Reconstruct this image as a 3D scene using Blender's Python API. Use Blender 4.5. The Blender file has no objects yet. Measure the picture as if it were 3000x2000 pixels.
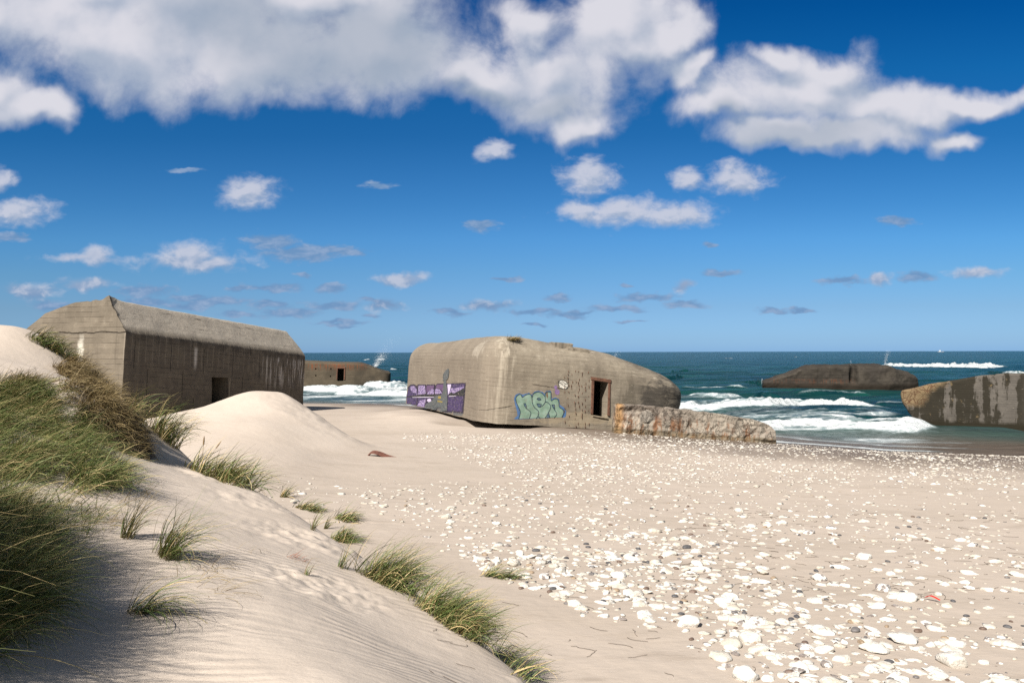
import bpy, bmesh, math, random
import numpy as np
from mathutils import Vector, Matrix, noise as mnoise
from mathutils.bvhtree import BVHTree
from mathutils.geometry import delaunay_2d_cdt
random.seed(7); RNG = np.random.default_rng(11)
sc = bpy.context.scene; COL = sc.collection
R = math.radians

# ------------------------------------------------------------------ camera
F, CU, CV, ROLL, CAMZ = 2300.0, 1500.0, 1031.5, .0026, 3.7
SEA = -0.8
cd = bpy.data.cameras.new('camera'); cam = bpy.data.objects.new('camera', cd); COL.objects.link(cam)
cd.sensor_width = 36; cd.lens = 36*F/3000; cd.shift_y = (CV-1000)/3000; cd.clip_start = .05; cd.clip_end = 90000
cam.matrix_world = Matrix.Translation((0, 0, CAMZ)) @ Matrix.Rotation(math.pi/2, 4, 'X') @ Matrix.Rotation(-ROLL, 4, 'Z')
sc.camera = cam
def ray(u, v):
    x = (u-CU)/F; y = -(v-CV)/F
    return (x+ROLL*y, 1.0, y-ROLL*x)
def P(u, v, D):
    r = ray(u, v); return Vector((r[0]*D, D, CAMZ+r[2]*D))
def proj(x, y, z):
    X = x/y; Z = (z-CAMZ)/y
    return CU+F*(X-ROLL*Z), CV-F*(Z+ROLL*X)
def sea_pt(u, v):
    r = ray(u, v); D = (SEA-CAMZ)/r[2]; return np.array((r[0]*D, D))

# ------------------------------------------------------------------ render and light settings
sc.view_settings.view_transform = 'Standard'; sc.view_settings.look = 'None'; sc.view_settings.gamma = 1
EXPO = 0.85
sc.view_settings.exposure = EXPO
sc.render.engine = 'CYCLES'
sc.cycles.use_denoising = False
try: sc.cycles.denoiser = 'OPENIMAGEDENOISE'
except Exception: pass
sc.cycles.max_bounces = 6; sc.cycles.transparent_max_bounces = 8; sc.cycles.glossy_bounces = 3; sc.cycles.diffuse_bounces = 3
SUN_EL = R(44); SH = Vector((-.5, -.866, 0)).normalized()
SUND = Vector((SH.x*math.cos(SUN_EL), SH.y*math.cos(SUN_EL), math.sin(SUN_EL)))
sl = bpy.data.lights.new('sun', 'SUN'); sl.energy = 4.9; sl.angle = R(.5); sl.color = (1, .945, .86)
so = bpy.data.objects.new('sun', sl); COL.objects.link(so); so.rotation_euler = SUND.to_track_quat('Z', 'Y').to_euler(); so.location = (-60, -60, 80)

# ------------------------------------------------------------------ node helper
class S:
    def __init__(s, g, k): s.g = g; s.k = k
    def __add__(s, o): return s.g.m('ADD', s, o)
    def __radd__(s, o): return s.g.m('ADD', o, s)
    def __sub__(s, o): return s.g.m('SUBTRACT', s, o)
    def __rsub__(s, o): return s.g.m('SUBTRACT', o, s)
    def __mul__(s, o): return s.g.m('MULTIPLY', s, o)
    def __rmul__(s, o): return s.g.m('MULTIPLY', o, s)
    def __truediv__(s, o): return s.g.m('DIVIDE', s, o)
    def __neg__(s): return s.g.m('MULTIPLY', s, -1.0)
class G:
    def __init__(g, tree): g.t = tree; g.n = tree.nodes; g.l = tree.links
    def put(g, inp, v):
        if isinstance(v, S): g.l.new(v.k, inp)
        elif v is not None:
            try: inp.default_value = v
            except Exception: inp.default_value = tuple(v)+(1,)
    def node(g, ty, **kw):
        n = g.n.new(ty)
        for k, v in kw.items(): setattr(n, k, v)
        return n
    def m(g, op, a, b=None, c=None, clamp=False):
        n = g.node('ShaderNodeMath', operation=op, use_clamp=clamp)
        g.put(n.inputs[0], a); g.put(n.inputs[1], b)
        if c is not None: g.put(n.inputs[2], c)
        return S(g, n.outputs[0])
    def v(g, op, a, b=None, scale=None, out=0):
        n = g.node('ShaderNodeVectorMath', operation=op)
        g.put(n.inputs[0], a)
        if b is not None: g.put(n.inputs[1], b)
        if scale is not None: g.put(n.inputs['Scale'], scale)
        return S(g, n.outputs[out])
    def sep(g, a):
        n = g.node('ShaderNodeSeparateXYZ'); g.put(n.inputs[0], a); return [S(g, o) for o in n.outputs]
    def comb(g, x, y, z):
        n = g.node('ShaderNodeCombineXYZ')
        for i, q in enumerate((x, y, z)): g.put(n.inputs[i], q)
        return S(g, n.outputs[0])
    def noise(g, vec, scale, detail=4, rough=.55, dist=0., lac=2., color=False, dim='3D'):
        n = g.node('ShaderNodeTexNoise', noise_dimensions=dim)
        g.put(n.inputs['Vector'], vec); g.put(n.inputs['Scale'], scale); g.put(n.inputs['Detail'], float(detail)); g.put(n.inputs['Roughness'], rough)
        g.put(n.inputs['Distortion'], dist); g.put(n.inputs['Lacunarity'], lac)
        return S(g, n.outputs['Color' if color else 0])
    def vor(g, vec, scale, feature='F1', out='Distance', rnd=1.):
        n = g.node('ShaderNodeTexVoronoi', feature=feature)
        g.put(n.inputs['Vector'], vec); g.put(n.inputs['Scale'], scale); g.put(n.inputs['Randomness'], rnd)
        return S(g, n.outputs[out])
    def white(g, vec):
        n = g.node('ShaderNodeTexWhiteNoise', noise_dimensions='3D'); g.put(n.inputs['Vector'], vec); return S(g, n.outputs['Value'])
    def ss(g, x, a, b, lo=0., hi=1.):
        n = g.node('ShaderNodeMapRange', interpolation_type='SMOOTHSTEP')
        for i, q in enumerate((x, a, b, lo, hi)): g.put(n.inputs[i], q)
        return S(g, n.outputs[0])
    def lin(g, x, a, b, lo=0., hi=1.):
        n = g.node('ShaderNodeMapRange', clamp=True)
        for i, q in enumerate((x, a, b, lo, hi)): g.put(n.inputs[i], q)
        return S(g, n.outputs[0])
    def mix(g, f, a, b, blend='MIX'):
        n = g.node('ShaderNodeMix', data_type='RGBA', blend_type=blend, clamp_factor=True)
        g.put(n.inputs[0], f); g.put(n.inputs[6], a); g.put(n.inputs[7], b)
        return S(g, n.outputs[2])
    def mixf(g, f, a, b):
        n = g.node('ShaderNodeMix', data_type='FLOAT', clamp_factor=True)
        g.put(n.inputs[0], f); g.put(n.inputs[2], a); g.put(n.inputs[3], b)
        return S(g, n.outputs[0])
    def attr(g, name, out='Fac'):
        n = g.node('ShaderNodeAttribute', attribute_name=name); return S(g, n.outputs[out])
    def coord(g, out='Object'):
        n = g.node('ShaderNodeTexCoord'); return S(g, n.outputs[out])
    def geo(g, out='Position'):
        n = g.node('ShaderNodeNewGeometry'); return S(g, n.outputs[out])
    def bump(g, h, strength=.5, dist=.02, normal=None):
        n = g.node('ShaderNodeBump'); g.put(n.inputs['Strength'], strength); g.put(n.inputs['Distance'], dist); g.put(n.inputs['Height'], h)
        if normal is not None: g.put(n.inputs['Normal'], normal)
        return S(g, n.outputs[0])
def new_mat(name):
    mt = bpy.data.materials.new(name); mt.use_nodes = True; g = G(mt.node_tree)
    bs = [n for n in g.n if n.type == 'BSDF_PRINCIPLED'][0]
    return mt, g, bs
def plain(name, col, rough=.8, var=.15, scale=6., metal=0.):
    mt, g, b = new_mat(name); n = g.noise(g.coord(), scale, 5)
    g.put(b.inputs['Base Color'], g.mix(g.lin(n, .3, .7), tuple(c*(1-var) for c in col)+(1,), tuple(min(1, c*(1+var)) for c in col)+(1,)))
    b.inputs['Roughness'].default_value = rough; b.inputs['Metallic'].default_value = metal
    g.put(b.inputs['Normal'], g.bump(n, .2, .01)); return mt
def c4(r, g_, b): return (r, g_, b, 1.)
def lin8(r, g_, b):
    f = lambda c: (c/255/12.92 if c/255 <= .04045 else ((c/255+.055)/1.055)**2.4)
    return (f(r), f(g_), f(b), 1.)

# ------------------------------------------------------------------ object helper
def link(name, me, mat=None, parent=None, mw=None):
    o = bpy.data.objects.new(name, me); COL.objects.link(o)
    if mat is not None and me is not None: me.materials.append(mat)
    if mw is not None: o.matrix_world = mw
    if parent is not None: o.parent = parent
    return o
def tag(o, label=None, cat=None, group=None, kind=None):
    if label: o['label'] = label
    if cat: o['category'] = cat
    if group: o['group'] = group
    if kind: o['kind'] = kind
    return o
def mesh_np(name, V, Fq, smooth=True, attrs=None):
    """V (n,3); Fq list of arrays (k,3) or (k,4)"""
    me = bpy.data.meshes.new(name); V = np.asarray(V, dtype=np.float32)
    if not isinstance(Fq, list): Fq = [Fq]
    idx = np.concatenate([np.asarray(f).ravel() for f in Fq]).astype(np.int32)
    tot = np.concatenate([np.full(len(f), np.asarray(f).shape[1], dtype=np.int32) for f in Fq])
    st = np.concatenate(([0], np.cumsum(tot)[:-1])).astype(np.int32)
    me.vertices.add(len(V)); me.vertices.foreach_set('co', V.ravel())
    me.loops.add(len(idx)); me.loops.foreach_set('vertex_index', idx)
    me.polygons.add(len(tot)); me.polygons.foreach_set('loop_start', st)
    try: me.polygons.foreach_set('loop_total', tot)
    except Exception: pass
    me.polygons.foreach_set('use_smooth', np.full(len(tot), smooth))
    for k, a in (attrs or {}).items():
        at = me.attributes.new(k, 'FLOAT', 'POINT'); at.data.foreach_set('value', np.asarray(a, dtype=np.float32).ravel())
    me.update(calc_edges=True); me.validate(); return me
def sstep(x, a, b):
    t = np.clip((x-a)/(b-a), 0, 1); return t*t*(3-2*t)
# value noise (2D) for the ground
_PT = RNG.random((256, 256))
def vnoise(x, y):
    xi = np.floor(x).astype(int); yi = np.floor(y).astype(int); fx = x-xi; fy = y-yi
    fx = fx*fx*(3-2*fx); fy = fy*fy*(3-2*fy)
    a = _PT[xi & 255, yi & 255]; b = _PT[(xi+1) & 255, yi & 255]; c = _PT[xi & 255, (yi+1) & 255]; d = _PT[(xi+1) & 255, (yi+1) & 255]
    return (a*(1-fx)+b*fx)*(1-fy)+(c*(1-fx)+d*fx)*fy - .5
def fbm(x, y, o=4):
    r = 0; a = 1.
    for i in range(o): r = r+a*vnoise(x*2**i+17.3*i, y*2**i-9.1*i); a *= .5
    return r

# ------------------------------------------------------------------ terrain
class TPS:
    def __init__(s, pts, z, lam=1e-3):
        s.p = np.array(pts, float); n = len(pts); K = s.k(np.linalg.norm(s.p[:, None]-s.p[None], axis=2))+lam*np.eye(n)
        Q = np.c_[np.ones(n), s.p]; A = np.zeros((n+3, n+3)); A[:n, :n] = K; A[:n, n:] = Q; A[n:, :n] = Q.T
        s.w = np.linalg.solve(A, np.r_[np.array(z, float), 0, 0, 0])
    @staticmethod
    def k(r): return np.where(r > 1e-9, r*r*np.log(np.maximum(r, 1e-9)), 0)
    def __call__(s, x, y):
        r = s.w[-3]+s.w[-2]*x+s.w[-1]*y
        for (px, py), w in zip(s.p, s.w[:-3]):
            d2 = (x-px)**2+(y-py)**2; r = r+w*.5*d2*np.log(np.maximum(d2, 1e-12))
        return r
def polydist(x, y, pl):
    """distance to a polyline, sign (+ = right of travel) """
    best = np.full(np.shape(x), 1e9); sg = np.ones(np.shape(x))
    for (ax, ay), (bx, by) in zip(pl[:-1], pl[1:]):
        dx, dy = bx-ax, by-ay; L2 = dx*dx+dy*dy
        t = np.clip(((x-ax)*dx+(y-ay)*dy)/L2, 0, 1); qx = x-ax-t*dx; qy = y-ay-t*dy; d = np.hypot(qx, qy)
        m = d < best; best = np.where(m, d, best); sg = np.where(m, np.sign(dx*(-qy)+dy*qx+1e-12), sg)
    return best*sg
SHORE = [(-400, 130), (-60, 74), (-18, 68), (-9, 66.5), (0, 59), (6, 48), (12.9, 38.6), (16.8, 35.4), (22, 33.6), (34, 31), (70, 26), (400, -20)]
def beach_z(x, y):
    d = polydist(x, y, SHORE)   # positive = land
    z = np.interp(d, [-400, -60, -12, -4, 0, 3, 8, 15, 25, 33, 45, 80], np.array([-14, -6, -2.2, -1.15, -.8, -.5, -.12, .1, .5, .85, 1.15, 1.6]))
    return z
def ctl(pts):
    o = []; zz = []
    for u, v, D in pts:
        p = P(u, v, D); o.append((p.x, p.y)); zz.append(p.z)
    return o, zz
DR = [(1560, 2000, 5.6), (1400, 1870, 6.2), (1250, 1750, 7.0), (1100, 1650, 7.9), (900, 1520, 9.4), (750, 1430, 11), (560, 1345, 12.6), (440, 1245, 14.6), (385, 1205, 16.5)]
DI = [(1000, 2000, 3.8), (500, 2000, 3.7), (0, 2000, 3.4), (0, 1750, 4.5), (0, 1500, 6.2), (0, 1300, 8.3), (0, 1110, 11), (-100, 968, 14), (0, 966, 14.2), (100, 972, 14.8), (60, 1060, 13.2),
      (500, 1750, 4.9), (800, 1750, 5.3), (1000, 1750, 6.1), (1200, 1900, 5.4), (500, 1550, 6.6), (700, 1550, 7.6), (300, 1400, 8.1), (500, 1450, 8.7), (320, 1335, 9.6), (440, 1350, 10.9), (180, 1100, 12.4), (300, 1500, 6.9), (250, 1700, 5.2)]
p1, z1 = ctl(DR); p2, z2 = ctl(DI)
p3 = [(0, 0), (-3, 0), (-6, 1), (1.2, -1), (.6, 2.5), (-8, 5), (-11, 9), (-14, 14), (-14, 18), (-11, 19)]; z3 = [2.05, 2.45, 3.3, 1.45, 1.42, 3.4, 3.9, 4.3, 4.2, 3.7]
DUNE = TPS(p1+p2+p3, z1+z2+z3)
DRL = [(1.5, -6), (1.2, -1), (.6, 2.5)]+p1+[(-9.8, 18.2), (-13, 20), (-19, 21.5), (-60, 24)]
MC = [(300, 1232, 26.0), (430, 1220, 27), (500, 1206, 27.5), (600, 1184, 28.5), (690, 1153, 29.5), (735, 1141, 30), (770, 1140, 30.3), (830, 1146, 30.8), (900, 1190, 30.3), (1000, 1256, 29), (1100, 1312, 27.5)]
MI = [(770, 1250, 25), (770, 1340, 21), (700, 1400, 18.2), (600, 1300, 22), (950, 1330, 24.4), (950, 1400, 20.3), (500, 1300, 22), (850, 1200, 28.5), (600, 1230, 26)]
q1, y1 = ctl(MC); q2, y2 = ctl(MI)
q3 = [(1, 22), (2, 28), (-1, 34), (-2, 17), (-14, 22), (4, 34)]; y3 = [.1, -.3, -.4, .4, 1.2, -.6]
MOUND = TPS(q1+q2+q3, y1+y2+y3)
ML = [(-30, 24)]+q1+[(-2, 26.8), (4, 26)]
def smax(a, b, k):
    h = np.clip(.5+.5*(a-b)/k, 0, 1); return b*(1-h)+a*h+k*h*(1-h)
HUM = P(275, 1120, 11.4)
def Z(x, y):
    x = np.asarray(x, float); y = np.asarray(y, float)
    b = beach_z(x, y)
    # scour under the bunker corner and by the block
    b = b+.22*np.exp(-(((x+4)/5)**2+((y-39)/5)**2))+.19*np.exp(-(((x+5.6)/2.6)**2+((y-46.5)/5.5)**2)**2)
    b = b-.33*np.exp(-(((x+1.4)/2.2)**2+((y-39.2)/1.6)**2)**2)
    near = (np.abs(x) < 70) & (y < 46) & (y > -30)
    out = b.copy()
    xs, ys, bs = x[near], y[near], b[near]
    d = polydist(xs, ys, DRL)
    t = DUNE(xs, ys)-.66*np.logaddexp(0, np.clip((d-.02)/.10, -50, 50))*.10
    t = np.minimum(t, 4.6)
    # eroded hummock with a steep right-hand side
    hx = (xs-HUM.x); hy = (ys-HUM.y); r = np.sqrt((hx/.95)**2+(hy/1.2)**2)
    t = t+(.26+.5*fbm(xs*1.6, ys*1.6, 3))*(1-sstep(r, .35, 1.0))+1.15*np.exp(-(((xs+3.65)/.75)**2+((ys-2.3)/.95)**2))+1.1*np.exp(-(((xs+4.35)/.65)**2+((ys-3.75)/.75)**2))  # also adds two unseen sand rises shaped to shade the near-left slope
    dm = polydist(xs, ys, ML[::-1])
    m = MOUND(xs, ys)-.55*np.logaddexp(0, np.clip((dm-.1)/.25, -50, 50))*.25
    m = np.where((ys < 14) | (xs > 5), -3, m)
    o = smax(bs, t, .12); o = smax(o, m, .25)
    dm2 = (o > bs+.12)
    # small relief: footprints / trampled sand, soft undulation
    o = o+.020*fbm(xs*.9, ys*.9, 3)+.006*fbm(xs*6, ys*6, 2)
    for (u, v, D, rr, am) in FOOT:
        p = P(u, v, D); w = np.exp(-(((xs-p.x)/rr)**2+((ys-p.y)/rr)**2)**2)
        ff = 7*math.sqrt(6/D) if D < 20 else 1.9; o = o+w*am*(fbm(xs*ff+u, ys*ff, 3))
    out[near] = o
    return out
FOOT = [(960, 1720, 6.2, .5, .045), (930, 1590, 8.2, .8, .05), (760, 1480, 9.8, .6, .045), (1640, 1930, 5.6, .35, .06), (640, 1440, 11, .6, .06), (950, 1215, 29, 2.2, .05), (880, 1200, 29.5, 2, .055), (1150, 1560, 9.5, .5, .04)]
_t = np.geomspace(2.2, 140, 2600)
def hit(u, v):
    r = ray(u, v); z = Z(r[0]*_t, _t); h = CAMZ+r[2]*_t-z
    k = np.argmax(h < 0)
    if k == 0: return P(u, v, 30)
    f = h[k-1]/(h[k-1]-h[k]); D = _t[k-1]+f*(_t[k]-_t[k-1]); return P(u, v, D)
def zat(x, y): return float(Z(np.array([x]), np.array([y]))[0])

def fan(radii, angs, ox, oy):
    rr, aa = np.meshgrid(radii, angs, indexing='ij'); x = ox+rr*np.sin(aa); y = oy+rr*np.cos(aa)
    nr, na = len(radii), len(angs); i = np.arange(nr*na).reshape(nr, na)
    q = np.stack([i[:-1, :-1], i[:-1, 1:], i[1:, 1:], i[1:, :-1]], -1).reshape(-1, 4)
    return x.ravel(), y.ravel(), q
angs = np.concatenate([np.linspace(-100, -42, 60)[:-1], np.linspace(-42, 42, 1000), np.linspace(42, 100, 60)[1:]])*math.pi/180
rad = np.concatenate([np.linspace(.05, 3.6, 14)[:-1], np.geomspace(3.6, 30, 620)[:-1], np.geomspace(30, 110, 260)[:-1], np.geomspace(110, 40000, 60)])
gx, gy, gq = fan(rad, angs, 0., -2.)
gz = Z(gx, gy)
gd = polydist(gx, gy, SHORE)
dunemask = (sstep(gz-beach_z(gx, gy), .05, .3))
rip = sstep(np.hypot((gx+1.3)/2.2, (gy-5.2)/2.2), 1.25, .5)   # wind ripples on the near slope
edge_n = fbm(gx*.35, gy*.35, 4)
wet = (1-sstep(gd+3.0*edge_n, 6.0, 14.0))*.85+.15*(1-sstep(gd+1.2*edge_n, .5, 2.5))
slabw = np.exp(-(((gx-8.0)/5.6)**2+((gy-37.0+.6*edge_n)/.9)**2)**2)
wet = np.clip(np.maximum(wet, slabw*.9), 0, 1)
me = mesh_np('beach', np.c_[gx, gy, gz], gq[:, ::-1], True, {'wet': wet, 'dune': dunemask, 'rip': rip})
mt, g, b = new_mat('sand')
pos = g.geo(); px, py, pz = g.sep(pos)
n1 = g.noise(pos, 1.3, 6, .6); n2 = g.noise(pos, 60, 3, .6); n3 = g.noise(pos, .22, 4); n4 = g.noise(g.v('MULTIPLY', pos, (1, 3.0, 1)), 1.1, 6, .65)
flat = 1-g.attr('dune')
colr = g.mix(g.lin(n3, .35, .65), c4(.455, .388, .330), c4(.50, .432, .372))
colr = g.mix(flat*.7, colr, c4(.365, .312, .268))
colr = g.mix(g.ss(n1, .45, .75, 0, .22), colr, c4(.40, .335, .275))
# dark heavy-mineral / shell streaks on the flat beach
colr = g.mix(g.ss(n4, .53, .70)*flat*.45, colr, c4(.25, .205, .165))
speck = g.vor(pos, 34); sp2 = g.noise(pos, 3.2, 3)
colr = g.mix(g.ss(speck, .16, .08)*g.ss(sp2, .45, .6)*flat*.8, colr, c4(.66, .62, .55))
colr = g.mix(g.lin(n2, .3, .7, 0, .22), colr, c4(.36, .30, .24))
wt = g.attr('wet')
colr = g.mix(g.ss(g.noise(g.v('MULTIPLY', pos, (.35, 1, 1)), .55, 5, .65), .38, .68)*flat*.42, colr, c4(.31, .262, .215))
colr = g.mix(wt, colr, c4(.105, .080, .062))
g.put(b.inputs['Base Color'], colr); g.put(b.inputs['Roughness'], g.mixf(wt, .95, .5)); g.put(b.inputs['Specular IOR Level'], g.mixf(wt, .12, .05))
# ripples
wv = g.node('ShaderNodeTexWave', wave_type='BANDS', bands_direction='Y', wave_profile='SIN')
rx = px*.35+py*1.0
g.put(wv.inputs['Vector'], g.comb(px*.1, py+g.noise(pos, .8, 2)*.55-px*.18, 0.0)); g.put(wv.inputs['Scale'], 3.0); g.put(wv.inputs['Distortion'], 3.4); g.put(wv.inputs['Detail'], 2.); g.put(wv.inputs['Detail Scale'], 1.6)
rh = S(g, wv.outputs['Fac'])*g.attr('rip')*g.ss(g.noise(pos, 1.1, 3), .38, .64)
h = rh*.34+n2*.10+g.noise(pos, 9, 4)*.35+g.noise(g.v('MULTIPLY', pos, (1, 2.5, 1)), 2.5, 5, .6)*.5
g.put(b.inputs['Normal'], g.bump(h, .6, .03))
beach = tag(link('beach', me, mt), kind='structure')

# ------------------------------------------------------------------ sea
WAVES = [
    ([(2250, 1222), (2400, 1219), (2560, 1225)], .15, .5, 1.2, .6), ([(1990, 1138), (2080, 1135), (2200, 1140)], .3, .5, .8, .4), ([(2330, 1161), (2450, 1158), (2560, 1162)], .4, .3, .5, .3), ([(2560, 1186), (2640, 1183), (2700, 1185)], .3, .4, .6, .4),  # polyline in photo pixels on the sea plane, height, foam width (in front), foam behind, face strength
    ([(1950, 1196), (2100, 1199), (2250, 1197), (2330, 1190), (2420, 1189), (2500, 1195), (2600, 1200)], .72, .95, 1.1, .95),
    ([(2200, 1262), (2330, 1257), (2460, 1262), (2560, 1266), (2640, 1268), (2735, 1262)], .5, 1.0, 1.2, 1.0),
    ([(1900, 1152), (1975, 1160), (2040, 1166), (2120, 1170), (2180, 1166)], .35, 1.2, 1.6, .45),
    ([(2085, 1108), (2140, 1118), (2200, 1126), (2250, 1130)], .95, 3.0, 5.5, 1.5),
    ([(2180, 1184), (2230, 1180), (2300, 1182)], .8, 0.3, .2, .0),
    ([(2585, 1071), (2680, 1073), (2780, 1075), (2850, 1076), (2925, 1074)], .9, 5.0, 12.0, 1.9),
    ([(1070, 1054), (1085, 1054), (1098, 1053)], .5, 9.0, 14.0, 1.5),
    ([(1105, 1053), (1130, 1053), (1145, 1052)], .4, 8.0, 10.0, 1.3),
    ([(1060, 1071), (1085, 1072), (1100, 1071)], .4, 3.0, 4.0, .7),
    ([(1140, 1083), (1165, 1083)], .4, 1.0, 3.0, .7),
    ([(1065, 1134), (1100, 1141), (1150, 1146), (1230, 1146)], .8, 3.0, 6.0, 1.0),
    ([(860, 1146), (930, 1150), (985, 1151), (1040, 1156), (1100, 1161), (1160, 1165), (1260, 1168)], .55, 2.4, 4.5, .95),
    ([(860, 1137), (930, 1139), (1000, 1139)], .4, 2.0, 5.0, .8),
    ([(2300, 1232), (2400, 1228), (2500, 1231), (2600, 1238), (2680, 1236)], .25, .8, 3.0, .55),
    ([(2140, 1213), (2300, 1214), (2450, 1216), (2640, 1215)], .22, 1.0, 4.0, .45),
    ([(2930, 1095), (2990, 1096), (3050, 1095)], .7, 2.0, 4.0, .5),
    ([(2120, 1050), (2150, 1050)], .5, 2.0, 5.0, .6), ([(2325, 1047), (2345, 1047)], .5, 2.0, 5.0, .5),
    ([(920, 1038), (935, 1038)], 1.5, 20.0, 30.0, .7),
    ([(1960, 1092), (2010, 1090), (2060, 1093)], .6, .6, .5, .0), ([(1900, 1110), (1960, 1112), (2010, 1108)], .6, .6, .5, .0),
]
sa = np.concatenate([np.linspace(-85, -40, 50)[:-1], np.linspace(-40, 40, 900), np.linspace(40, 85, 50)[1:]])*math.pi/180
sr = np.concatenate([np.linspace(20, 29, 30)[:-1], np.geomspace(29, 130, 640)[:-1], np.geomspace(130, 700, 220)[:-1], np.geomspace(700, 60000, 60)])
wx, wy, wq = fan(sr, sa, 0., 0.)
wd = -polydist(wx, wy, SHORE)      # positive = out to sea
dist = np.hypot(wx, wy)
fade = np.exp(-dist/260.)
swell = (.13*np.sin(wy*.55+wx*.07+2.2*fbm(wx*.02, wy*.05, 2)*4)+.34*fbm(wx*.07, wy*.30, 4)+.30*fbm(wx*.03, wy*.11, 3))
wz = SEA+swell*np.clip(wd/14, 0, 1)*np.clip(fade*1.6, .0, 1)*1.25
foam = np.zeros_like(wx)
nz = fbm(wx*.45, wy*.9, 4); nz2 = fbm(wx*1.7, wy*2.5, 3)
for pl, A, wf, wb, fs in WAVES:
    pw = [tuple(sea_pt(u, v)) for u, v in pl]
    x0, x1 = pw[0][0], pw[-1][0]; L = abs(x1-x0)
    yb = np.array([q[1] for q in pw]); sel = (wx > min(x0, x1)-.2*L-3) & (wx < max(x0, x1)+.2*L+3) & (wy > yb.min()-40) & (wy < yb.max()+60)
    xs, ys = wx[sel], wy[sel]
    yc = np.interp(xs, [q[0] for q in pw], yb)+nz[sel]*wf*.8
    s = (xs-x0)/(x1-x0); ta = sstep(s, -.03, .12)*(1-sstep(s, .86, 1.03))
    ta = ta*(.75+.5*nz[sel]+.2)
    d = ys-yc                     # + = seaward
    prof = np.where(d < 0, np.exp(-(d/(.35*wf+.12*A+.35))**2), np.exp(-(d/(1.2*wb+1.2))**2))
    wz[sel] += A*ta*prof*(1+.35*nz2[sel]*fs)
    fm = fs*ta*np.where(d < 0, 1-sstep(-d, wf*.6, wf*1.25), (1-sstep(d, 0, wb))*(.55+.9*nz2[sel]))
    foam[sel] = np.maximum(foam[sel], fm)
# churned white water inshore, thinning seaward
inshore = sstep(wd, 1.5, 5)*(1-sstep(wd, 15, 31))
left_in = sstep(-wx, 2, 8)
fr = fbm(wx*.22, wy*.75, 5); 
foam = np.maximum(foam, inshore*(.16+sstep(fr, .0, .55)*.50)*(1-sstep(wx, 19, 25)))
foam = np.maximum(foam, left_in*sstep(wd, 3, 5)*(1-sstep(wd, 22, 30))*(.42+.9*fr))
# swash edge
se = fbm(wx*.16, wy*.16, 3)
foam = np.maximum(foam, (.75*np.exp(-((wd-.55-.9*se)/.28)**2))*(1-sstep(wx, 17, 20.5)))
foam = np.maximum(foam, (.35*np.exp(-((wd-2.2-1.5*se)/.3)**2))*(1-sstep(wx, 19, 23)))
shal = 1-sstep(wd+2*fbm(wx*.2, wy*.2, 3), .8, 9+8*sstep(wx, 16, 22))
foam = np.clip(foam, 0, 1)
keep = (wd > -7)
kq = wq[keep[wq].all(axis=1)]
used = np.unique(kq); rm = np.full(len(wx), -1); rm[used] = np.arange(len(used))
me = mesh_np('sea', np.c_[wx, wy, wz][used], rm[kq][:, ::-1], True, {'foam': foam[used], 'shallow': shal[used]})
mt, g, b = new_mat('sea_water')
pos = g.geo(); px, py, pz = g.sep(pos)
st = g.v('MULTIPLY', pos, (.22, 1, 1))
big = g.noise(g.v('MULTIPLY', pos, (.25, 1, 0)), .035, 4, .6)
colw = g.mix(g.ss(big, .40, .62), c4(.0035, .030, .034), c4(.006, .043, .037))
stk = g.noise(g.v('MULTIPLY', pos, (.10, .6, 0)), .8, 5, .65); stl = g.noise(g.v('MULTIPLY', pos, (.012, .09, 0)), 1.0, 6, .7)
colw = g.mix(g.ss(stk, .42, .62)*.7, colw, c4(.002, .014, .024)); colw = g.mix(g.ss(stl, .54, .68)*.55, colw, c4(.013, .072, .070)); colw = g.mix(g.ss(stl, .46, .34)*.55, colw, c4(.002, .017, .036))
shw = g.attr('shallow')
colw = g.mix(g.ss(shw, .05, .75), colw, c4(.05, .065, .06))
colw = g.mix(g.ss(shw, .55, 1.), colw, c4(.085, .068, .056))
fo = g.attr('foam'); fn = g.noise(g.v('MULTIPLY', pos, (.8, 1.4, 1)), 2.3, 6, .65); fn2 = g.noise(pos, 9, 3)
lace = g.vor(g.v('ADD', g.v('MULTIPLY', pos, (.8, 1.2, 1)), g.v('SCALE', g.noise(pos, 1.5, 3, color=True), scale=.8)), 1.5, 'DISTANCE_TO_EDGE')
fmask = g.ss(fo+(fn-.5)*1.25+(fn2-.5)*.3-g.ss(lace, .05, .35)*.22, .30, .60)*g.ss(fo, .02, .12)
veil = g.ss(fo+(fn-.5)*.5, .04, .45)*.42
g.put(b.inputs['Base Color'], g.mix(fmask, g.mix(veil, colw, c4(.42, .5, .53)), g.mix(g.noise(g.v('MULTIPLY', pos, (.7, 1.6, 1)), 3.5, 5, .7), c4(.30, .34, .36), c4(.66, .68, .69))))
g.put(b.inputs['Roughness'], g.mixf(fmask, .22, .9)); b.inputs['IOR'].default_value = 1.333
g.put(b.inputs['Specular IOR Level'], g.mixf(fmask, .03, .05))
wv1 = g.noise(st, .55, 5, .6); wv2 = g.noise(g.v('MULTIPLY', pos, (.5, 1, 1)), 2.4, 4, .6); wv3 = g.noise(st, .13, 3, .5)
hh = wv1*1.0+wv2*.33+wv3*1.6
bm_ = g.bump(hh, 1.0, .55); 
g.put(b.inputs['Normal'], g.bump(fn+fn2*.4, g.mixf(fmask, .0, .8), .25, bm_))
sea = tag(link('sea', me, mt), kind='structure')

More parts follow.
